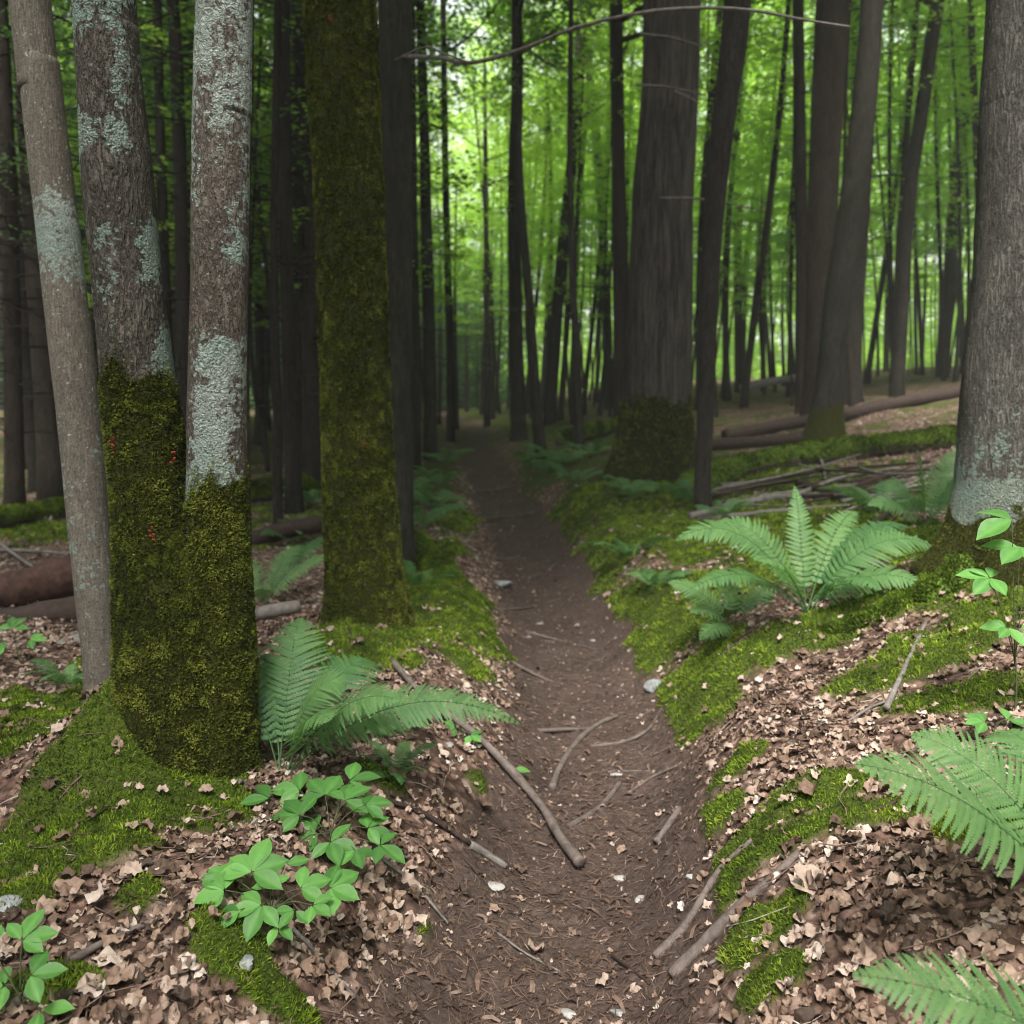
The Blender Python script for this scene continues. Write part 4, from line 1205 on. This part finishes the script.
for k, a_ in enumerate([('flat grey stone on the left edge of the trail farther up', 500, 584, 26, .8, .25, M_STONE), ('pale grey pebble in the trail beside the long grey root', 449, 746, 12, .8, .5, M_PALE),
        ('dark grey stone in the leaves at the left edge', 8, 912, 44, .9, .6, M_STONE), ('slate grey stone below the bright seedling', 242, 967, 30, .8, .5, M_STONE),
        ('pale stone beside the foot of the twin mossy tree', 259, 826, 20, .9, .6, M_PALE), ('flat white stone on the left part of the trail below the root', 492, 886, 26, .6, .25, M_PALE),
        ('pale stone in the middle of the lower trail right of the tan leaf', 640, 899, 15, .8, .4, M_PALE), ('small round pale stone just left of the slim pale root', 620, 880, 14, .8, .5, M_PALE),
        ('white stone chip at the very bottom of the trail', 568, 1014, 18, .8, .4, M_PALE), ('greenish flat stone at the bottom right of the trail', 618, 1012, 16, .9, .3, M_STONE),
        ('thin white chip on the trail near the curved root', 616, 776, 14, .6, .3, M_PALE), ('small pale stone at the foot of the right mossy bank', 593, 642, 7, .8, .5, M_PALE),
        ('pale flake on the far trail, left of centre', 540, 624, 9, .7, .4, M_PALE), ('grey pebble on the trail by the left moss bank', 528, 638, 8, .7, .4, M_STONE),
        ('grey stone half under moss at the right bank foot', 655, 690, 24, .9, .7, M_STONE), ('pinkish stone by the lower right moss', 690, 878, 12, .8, .5, M_PALE)]):
    stone(*a_, 500 + k)
def single_leaf(label, px, py, size, rnd, seed):
    c = hit(px, py)
    V, F_, A = scatter_leaves(np.array([c[0]]), np.array([c[1]]), np.array([size]), np.array([.012]), np.array([.12]), np.array([rnd]), .3)
    o = obj('dead_leaf', mesh_data('dead_leaf', V - c, F_, M_LITTER, True, {'rnd': A}), None, c)
    tag(o, label, 'leaf')
single_leaf('large tan leaf lying alone on the lower trail', 535, 952, .075, .62, 1)
single_leaf('orange tan leaf on the trail left of the grey root stub', 622, 852, .05, .5, 2)
single_leaf('big whitish curled leaf on the right slope below the dark stick', 832, 848, .075, .9, 3)
single_leaf('big pale leaf in the litter at the bottom left', 110, 965, .07, .85, 4)
single_leaf('pale leaf beside the moss at the bottom left corner', 90, 1000, .07, .8, 5)
# ------------------------------------------------------------------ ferns
def frond_mesh(base, tip, lift, width, npair, seed, roll=0.0, lobes=7, droop=.25, stipe=.16):
    """one lacy frond from base to tip (local coordinates), arching by lift"""
    g = np.random.default_rng(seed)
    base, tip = np.asarray(base, float), np.asarray(tip, float)
    tone = g.normal(0, .22)
    ctrl = base * .5 + tip * .5 + np.array([0, 0, lift])
    def bez(t):
        t = np.asarray(t)[..., None]
        return (1 - t) ** 2 * base + 2 * t * (1 - t) * ctrl + t ** 2 * tip
    def tan(t):
        t = np.asarray(t)[..., None]
        return unit(2 * (1 - t) * (ctrl - base) + 2 * t * (tip - ctrl))
    # stipe and midrib
    tt = np.linspace(0, 1, 18)
    L = np.linalg.norm(np.diff(bez(tt), axis=0), axis=1).sum()
    parts = [tube(bez(tt), np.linspace(.0028, .0006, 18) * max(L, .25) / .6, 5, cap=False)[:2]]
    R0 = [np.full(len(parts[0][0]), .15)]
    out = tip - base; out[2] = 0
    hor = unit(np.cross(unit(out), [0, 0, 1.0])) if np.linalg.norm(out) > .02 else np.array([1.0, 0, 0])
    ts = stipe + (1 - stipe) * (np.arange(npair) + .4) / npair
    for k, t in enumerate(ts):
        s = (t - stipe) / (1 - stipe)
        prof = np.interp(s, [0, .06, .2, .38, .7, .9, 1], [.55, .72, .95, 1, .62, .24, .03])
        T = tan(t); p = bez(t)
        S0 = hor - T * np.dot(hor, T); S0 = unit(S0)
        N0 = np.cross(S0, T)
        if N0[2] < 0: N0 = -N0
        for sg in (-1, 1):
            l = width * prof * g.uniform(.93, 1.05)
            cr, sr_ = math.cos(roll), math.sin(roll)
            S = S0 * sg * cr + N0 * sr_ * sg
            N = N0 * cr - S0 * sr_
            an = .32 + .35 * s + g.normal(0, .04)
            d = unit(S * math.cos(an) + T * math.sin(an) + N * g.normal(.05, .06))
            q = unit(np.cross(N, d)) * sg          # forward edge of the pinna
            nl = max(3, int(round(lobes * 1.6 * (prof * .7 + .3))))
            w0 = (1 - stipe) * L / npair * .70 * (.75 + .25 * prof)
            a = np.linspace(0, 1, nl + 1)
            w = w0 * .92 * (1 - a) ** .6 * np.where(a < .1, .8, 1)
            c = p + d[None] * (a * l)[:, None] - N[None] * (droop * l * a ** 2)[:, None]
            V = [c]; Fq = []
            off = nl + 1
            for side in (-1, 1):
                wm = w[:-1]
                m0 = a[:-1] + (a[1:] - a[:-1]) * .08
                m1 = a[:-1] + (a[1:] - a[:-1]) * .80
                tips = []
                for m_, ww in ((m0, wm * .74), (m1, wm)):
                    cc = p + d[None] * ((m_ + .10 * ww / max(l, 1e-4)) * l)[:, None] - N[None] * (droop * l * m_ ** 2 + .12 * ww)[:, None]
                    tips.append(cc + q[None] * (side * ww)[:, None] + d[None] * (.28 * ww)[:, None])
                V += tips
                i = np.arange(nl)
                f = np.stack([i, off + i, off + nl + i, i + 1], -1)
                Fq.append(f if side * sg > 0 else f[:, ::-1])
                off += 2 * nl
            parts.append((np.concatenate(V), [np.concatenate(Fq)]))
            R0.append(np.full(off, np.clip(g.normal(.42, .14) + tone + .15 * s, 0, 1)))
    V, Fs = join(parts)
    return mesh_data('frond', V, Fs, M_FERN, False, {'rnd': np.concatenate(R0)})

def fern(label, base, fronds, seed, group=None):
    """fronds: (tip world, lift, width, pairs, roll, lobes)"""
    rt = thing('fern', label, 'fern', base, group)
    for k, (tip, lift, width, npair, roll, lobes) in enumerate(fronds):
        g_ = np.random.default_rng(seed + k)
        ov = np.asarray(tip) - base
        roll = -.5 * ov[0] / max(np.linalg.norm(ov[:2]), .05) + g_.normal(0, .08)
        b = np.array([g_.normal(0, .012), g_.normal(0, .012), -.01])
        obj('frond', frond_mesh(b, np.asarray(tip) - base, lift, width, npair, seed * 10 + k, roll, lobes), rt)
    return rt

def ring(base, n, L, h, width, seed, a0=0, a1=6.28, npair=20, lobes=5):
    g_ = np.random.default_rng(seed)
    out = []
    for k in range(n):
        a = a0 + (a1 - a0) * (k + g_.uniform(-.25, .25)) / n
        l = L * g_.uniform(.75, 1.15)
        tip = np.array(base) + [math.cos(a) * l, math.sin(a) * l, h * g_.uniform(.5, 1.2)]
        out.append((tip, h * g_.uniform(.7, 1.1), width * g_.uniform(.8, 1.1), npair, g_.normal(0, .2), lobes))
    return out

# the big fern on the right slope
b = hit(808, 614); Y = b[1]
fern('big spreading fern on the right slope in front of the branch pile', b, [
    (at(676, 540, Y - .12), .40, .15, 32, -.25, 9), (at(706, 528, Y + .25), .36, .13, 28, -.1, 8), (at(795, 486, Y + .35), .12, .085, 26, 0, 7), (at(942, 552, Y + .05), .38, .14, 30, .3, 8), (at(690, 590, Y - .35), .26, .12, 26, 0, 8), (at(930, 590, Y - .3), .26, .12, 26, 0, 8),
    (at(912, 528, Y + .4), .34, .12, 26, .2, 7), (at(880, 590, Y - .4), .24, .12, 24, .3, 7), (at(755, 560, Y - .5), .20, .13, 24, -.2, 7), (at(858, 512, Y + .5), .28, .11, 24, .1, 7)], 31)
b = hit(735, 625); Y = b[1]
fern('small low fern at the lower left foot of the big spreading one', b, [
    (at(668, 582, Y + .1), .12, .10, 22, -.2, 6), (at(690, 612, Y - .15), .10, .09, 20, -.2, 6), (at(775, 590, Y + .2), .12, .09, 20, .2, 6), (at(720, 570, Y + .3), .14, .09, 20, 0, 6), (at(700, 640, Y - .25), .08, .08, 18, 0, 6)], 33)
b = hit(925, 530); Y = b[1]
fern('upright fern standing against the lichened trunk at the frame edge', b, [
    (at(920, 452, Y), .1, .12, 24, 0, 6), (at(955, 450, Y + .1), .1, .12, 24, 0, 6), (at(885, 482, Y + .1), .16, .13, 24, -.1, 6), (at(868, 505, Y - .1), .16, .11, 22, -.2, 6), (at(965, 475, Y), .12, .1, 22, 0, 6)], 35)
# the pair at the right edge, nearest to the lens
b = np.array([1.13, 1.62, 0]); b[2] = float(zf(b[0], b[1])) 
fern('near fern entering from the right edge, its topmost frond ends reaching over the leaves', b, [
    (at(856, 764, 1.50), .14, .125, 30, -.32, 11), (at(912, 735, 1.80), .16, .12, 28, -.15, 10), (at(1000, 730, 1.9), .2, .12, 26, 0, 9), (b + [.4, -.1, .25], .2, .14, 24, .2, 8), (b + [.25, .45, .25], .2, .14, 24, .2, 8)], 37)
b = np.array([.98, 1.22, 0]); b[2] = float(zf(b[0], b[1]))
fern('nearest fern at the lower right edge with one long low frond', b, [
    (at(853, 975, 1.26), .10, .105, 30, .42, 11), (b + [.35, .2, .22], .2, .14, 24, .2, 8), (b + [.3, -.3, .2], .2, .14, 24, .2, 8)], 39)
# left of the trail
b = hit(282, 775); Y = b[1]
fern('broad pale fern behind the right edge of the twin mossy tree', b, [
    (at(520, 724, Y - .05), .30, .105, 38, .25, 10), (at(300, 618, Y + .35), .16, .15, 30, 0, 9), (at(385, 668, Y + .35), .30, .13, 28, .15, 9), (at(345, 690, Y + .0), .26, .14, 28, .2, 9),
    (at(225, 650, Y + .3), .2, .15, 26, -.2, 8), (at(400, 700, Y - .2), .2, .12, 26, .25, 8), (at(270, 660, Y + .5), .2, .15, 26, 0, 8), (at(330, 720, Y - .25), .18, .12, 24, .2, 8)], 41)
b = hit(262, 606); Y = b[1]
fern('fern poking out on the left of the moss clad trunk', b, [
    (at(332, 556, Y - .1), .16, .12, 24, .25, 7), (at(300, 545, Y + .3), .16, .12, 24, .1, 6), (at(240, 560, Y + .2), .16, .12, 22, 0, 6), (at(255, 590, Y - .35), .14, .1, 20, 0, 6), (at(330, 535, Y + .5), .16, .1, 20, 0, 6)], 43)
b = hit(590, 600); Y = b[1]
# small ferns: one made, the rest copied with their fronds
SMALL = [('small fern on the mossy bank between trail and massive trunk', 632, 500, .42), ('pale small fern on the right bank moss hump', 628, 562, .34), ('fern tuft at the right edge of the trail just before the bend', 528, 466, .5),
         ('fern right of the trail below the slender cluster of stems', 560, 468, .55), ('fern under the slender cluster, farther right', 590, 458, .5), ('fern close to the foot of the crossed thin stems', 545, 474, .5), ('fern by the trail, right side, nearest the mossy hump', 575, 486, .42),
         ('fern on the left edge of the trail behind the mossy root', 432, 512, .5), ('fern beside the thin pole left of the trail', 422, 530, .45), ('fern left of the trail where it narrows', 440, 488, .5), ('fern at the left of the trail near the far bend', 446, 465, .5),
         ('fern at the foot of the grey trunk', 412, 500, .5), ('low fern behind the moss clad tree, trail side', 420, 590, .28), ('fern sprig below the mossy log behind the twin tree', 312, 510, .5), ('fern in the litter between twin tree and moss clad tree', 296, 545, .42),
         ('small fern in front of the massive trunk, right part', 690, 505, .4), ('fern sprig left of the big spreading fern', 655, 590, .26), ('fern beside the foot of the slanting dark trunk', 725, 520, .3), ('fern sprig at the right end of the branch pile', 880, 520, .4),
         ('fern left of the fallen pole by the frame edge', 70, 690, .2), ('fern sprig on the left bank above the brown stick', 395, 740, .16), ('fern sprig below the broad pale fern', 395, 780, .16), ('fern by the rotten red log', 150, 560, .4)]
proto = None
for k, (lab, px, py, L_) in enumerate(SMALL):
    p = hit(px, py)
    if proto is None or k == 8:
        org = p
        proto = fern(lab, p, [(t_, l_, w_, n_, r_, 4) for t_, l_, w_, n_, r_, _ in ring(p, 7, .42, .22, .10, 60 + k, npair=18)], 60 + k, 'small ferns along the trail')
        proto.scale = (L_ / .42,) * 3
    else:
        dup(proto, p, k * 1.9, L_ / .42, lab)

# ------------------------------------------------------------------ broad leaved seedlings
def leaflet(C, d, nrm, L, W, fold=.18, curl=.15, point=1.0):
    """one leaf blade: rows across its length"""
    d = unit(d); s = unit(np.cross(nrm, d)); nrm = np.cross(d, s)
    t = np.array([0, .12, .28, .45, .62, .78, .9, 1.0])
    w = W * np.array([.04, .40, .78, 1.0, .95, .64, .28, .015]) * .5
    V = []
    for a, ww in zip(t, w):
        m = C + d * L * a - nrm * L * curl * a ** 2
        V += [m - s * ww + nrm * ww * fold * 2 * 1.0, m - s * ww * .5 + nrm * ww * fold * .75, m, m + s * ww * .5 + nrm * ww * fold * .75, m + s * ww + nrm * ww * fold * 2]
    n = len(t)
    i = np.arange(n * 5).reshape(n, 5)
    Fq = np.stack([i[:-1, :-1], i[:-1, 1:], i[1:, 1:], i[1:, :-1]], -1).reshape(-1, 4)
    return np.array(V), Fq

def seedling(name, label, base, leaves, seed, group=None, tone=.5):
    """leaves: (hub point, heading in degrees in plan, leaflets, leaflet length, tilt towards the lens)"""
    g_ = np.random.default_rng(seed)
    rt = thing(name, label, 'seedling', base, group)
    base = np.array(base)
    hubs = [h for h, *_ in leaves]
    stem_top = base * .45 + np.mean(hubs, 0) * .55
    parts = [tube(catmull([base - [0, 0, .02], base * .6 + stem_top * .4 + [.006, 0, 0], stem_top], 4), np.linspace(.0035, .0022, 9), 6)[:2]]
    for k, (h, az, nl, L, tilt) in enumerate(leaves):
        p0 = base + (stem_top - base) * g_.uniform(.5, 1.0)
        parts.append(tube(catmull([p0, (p0 + h) / 2 + [0, 0, .015], h], 4), np.linspace(.0018, .0011, 9), 5)[:2])
        sp = {1: [0], 2: [-38, 38], 3: [-62, 0, 62], 4: [-80, -26, 26, 80], 5: [-108, -54, 0, 54, 108]}[nl]
        vs, rn = [], []
        for j, a in enumerate(sp):
            aa = R(az + a + g_.normal(0, 6))
            d = np.array([math.cos(aa), math.sin(aa), g_.normal(-.05, .10)])
            nrm = unit(np.array([g_.normal(0, .14), -tilt + g_.normal(0, .1), 1.0]))
            l = L * g_.uniform(.85, 1.1) * (1.0 if abs(a) < 60 else .85)
            V, f = leaflet(h + d * .004, d - nrm * np.dot(d, nrm), nrm, l, l * g_.uniform(.52, .64), .13, g_.uniform(.05, .25))
            vs.append((V, [f])); rn.append(np.clip(g_.normal(tone, .24) + np.tile([0, -.06, .3, -.06, 0], 8) + g_.normal(0, .05, len(V)), 0, 1))
        V, Fs = join(vs)
        obj('leaf', mesh_data('leaf', V - base, Fs, M_SEED, True, {'rnd': np.concatenate(rn)}), rt)
    V, Fs = join(parts)
    obj('stem', mesh_data('stem', V - base, Fs, M_STEM), rt)
    return rt

b = hit(268, 925); Y = b[1]
seedling('leafy_seedling', 'bright seedling with rounded leaflets on the litter at lower left', b, [
    (at(252, 872, Y), 80, 5, .088, .55), (at(225, 890, Y - .04), 170, 4, .082, .45), (at(300, 888, Y), 30, 3, .076, .5), (at(330, 888, Y + .02), 10, 4, .08, .45), (at(262, 905, Y - .06), 230, 4, .076, .45),
    (at(285, 865, Y + .06), 40, 1, .06, .5), (at(278, 925, Y - .08), 285, 2, .05, .3), (at(240, 910, Y - .08), 200, 2, .05, .4), (at(272, 885, Y - .02), 120, 3, .055, .5), (at(312, 905, Y - .05), 330, 3, .055, .4), (at(222, 875, Y), 150, 3, .055, .5), (at(295, 910, Y - .06), 250, 3, .05, .4)], 91)
b = hit(330, 850); Y = b[1]
seedling('leafy_seedling', 'darker seedling with broad leaflets below the pale fern', b, [
    (at(300, 815, Y), 150, 4, .085, .4), (at(290, 848, Y - .08), 200, 3, .08, .4), (at(330, 842, Y - .05), 330, 4, .085, .4), (at(368, 828, Y + .02), 20, 4, .08, .4), (at(345, 800, Y + .08), 60, 4, .08, .4), (at(315, 830, Y), 180, 4, .085, .4), (at(355, 850, Y - .06), 300, 3, .075, .4), (at(325, 795, Y + .1), 100, 4, .085, .4), (at(300, 790, Y + .15), 170, 3, .085, .4), (at(365, 805, Y + .06), 30, 3, .08, .4), (at(380, 845, Y - .04), 340, 3, .08, .35), (at(270, 798, Y + .1), 160, 2, .085, .35), (at(350, 780, Y + .2), 10, 3, .09, .3)], 92, None, .12)
b = hit(25, 1015); Y = b[1]
seedling('leafy_seedling', 'near seedling in the bottom left corner', b, [
    (at(22, 940, Y), 60, 4, .062, .5), (at(30, 975, Y - .05), 10, 3, .058, .5), (at(5, 985, Y), 200, 4, .062, .4), (at(40, 1010, Y - .05), 330, 2, .052, .4), (at(-15, 950, Y), 160, 3, .065, .4)], 93)
b = hit(20, 668); Y = b[1]
seedling('leafy_seedling', 'small seedling before the rotten red log at the left edge', b, [
    (at(12, 628, Y), 90, 4, .085, .5), (at(30, 640, Y), 10, 3, .08, .4), (at(5, 648, Y), 200, 3, .08, .4)], 94)
b = hit(1010, 655); Y = b[1] - .5; b = at(1016, 690, Y); b[2] = float(zf(b[0], b[1]))
seedling('leafy_seedling', 'tall seedling in front of the lichened trunk at the right edge', b, [
    (at(990, 578, Y), 170, 5, .085, .55), (at(1012, 520, Y), 150, 2, .11, .45), (at(1020, 548, Y), 190, 2, .10, .5), (at(1008, 628, Y), 200, 4, .075, .5), (at(1028, 560, Y), 20, 3, .10, .5), (at(1030, 640, Y), 10, 3, .09, .5)], 95)
b = hit(990, 740); Y = b[1]
seedling('leafy_seedling', 'low seedling among the leaves above the near fern', b, [(at(985, 722, Y), 150, 4, .06, .4), (at(1008, 720, Y), 20, 3, .06, .4)], 96)
b = hit(118, 600); Y = 4.4; b = at(122, 640, Y); b[2] = float(zf(b[0], b[1]))
seedling('leafy_seedling', 'seedling showing between the slim trunk and the twin mossy tree', b, [(at(116, 562, Y), 100, 3, .10, .5), (at(118, 585, Y), 80, 3, .09, .5)], 97)
b = hit(527, 782); Y = b[1]
seedling('leafy_seedling', 'single round green leaf beside the long root on the trail', b, [(at(512, 770, Y - .02), 10, 1, .075, .3), ], 98)
b = hit(462, 738); Y = b[1]
seedling('leafy_seedling', 'small leafy sprout crossed by the long root left of the trail', b, [(at(455, 728, Y), 200, 3, .07, .4), (at(470, 735, Y), 320, 3, .06, .4)], 99)
# moss specks of red fungus on the bark are part of their trees
for nm, pix, Yk in (('twin_tree', [(113, 443), (173, 456), (154, 536)], 2.62), ('moss_clad_tree', [(364, 445), (361, 598), (331, 20)], 4.6)):
    rt = bpy.data.objects[nm]
    for k, (px, py) in enumerate(pix):
        g_ = np.random.default_rng(700 + k)
        vs = []
        o_ = at(px, py, Yk)
        for q in range(6):
            c = o_ + np.array([g_.normal(0, .006), g_.normal(0, .004), g_.normal(0, .012)])
            vs.append(tube([c, c + [g_.normal(0, .003), -.004, .003], c + [g_.normal(0, .004), -.008, .003]], [.003, .0035, .001], 6)[:2])
        V, Fs = join(vs)
        obj('fungus', mesh_data('fungus', V - np.array(rt.location), Fs, M_FUNGUS), rt)

if HAZE:
    hz = NT('thin forest haze')
    hz.t.nodes.remove(hz.b)
    pv = hz.n('ShaderNodeVolumePrincipled', Density=HAZE, Color=(.9, .95, .88))
    hz.t.links.new(pv.outputs[0], hz.out.inputs['Volume'])
    bx = np.array([[x, y, z] for z in (-12., 60.) for y in (-440., 440.) for x in (-440., 440.)])
    o = obj('haze', mesh_data('haze', bx, np.array([[0, 2, 3, 1], [4, 5, 7, 6], [0, 1, 5, 4], [2, 6, 7, 3], [0, 4, 6, 2], [1, 3, 7, 5]]), hz.m, False))
    tag(o, 'thin pale haze hanging between the far trunks', 'haze', None, 'stuff')
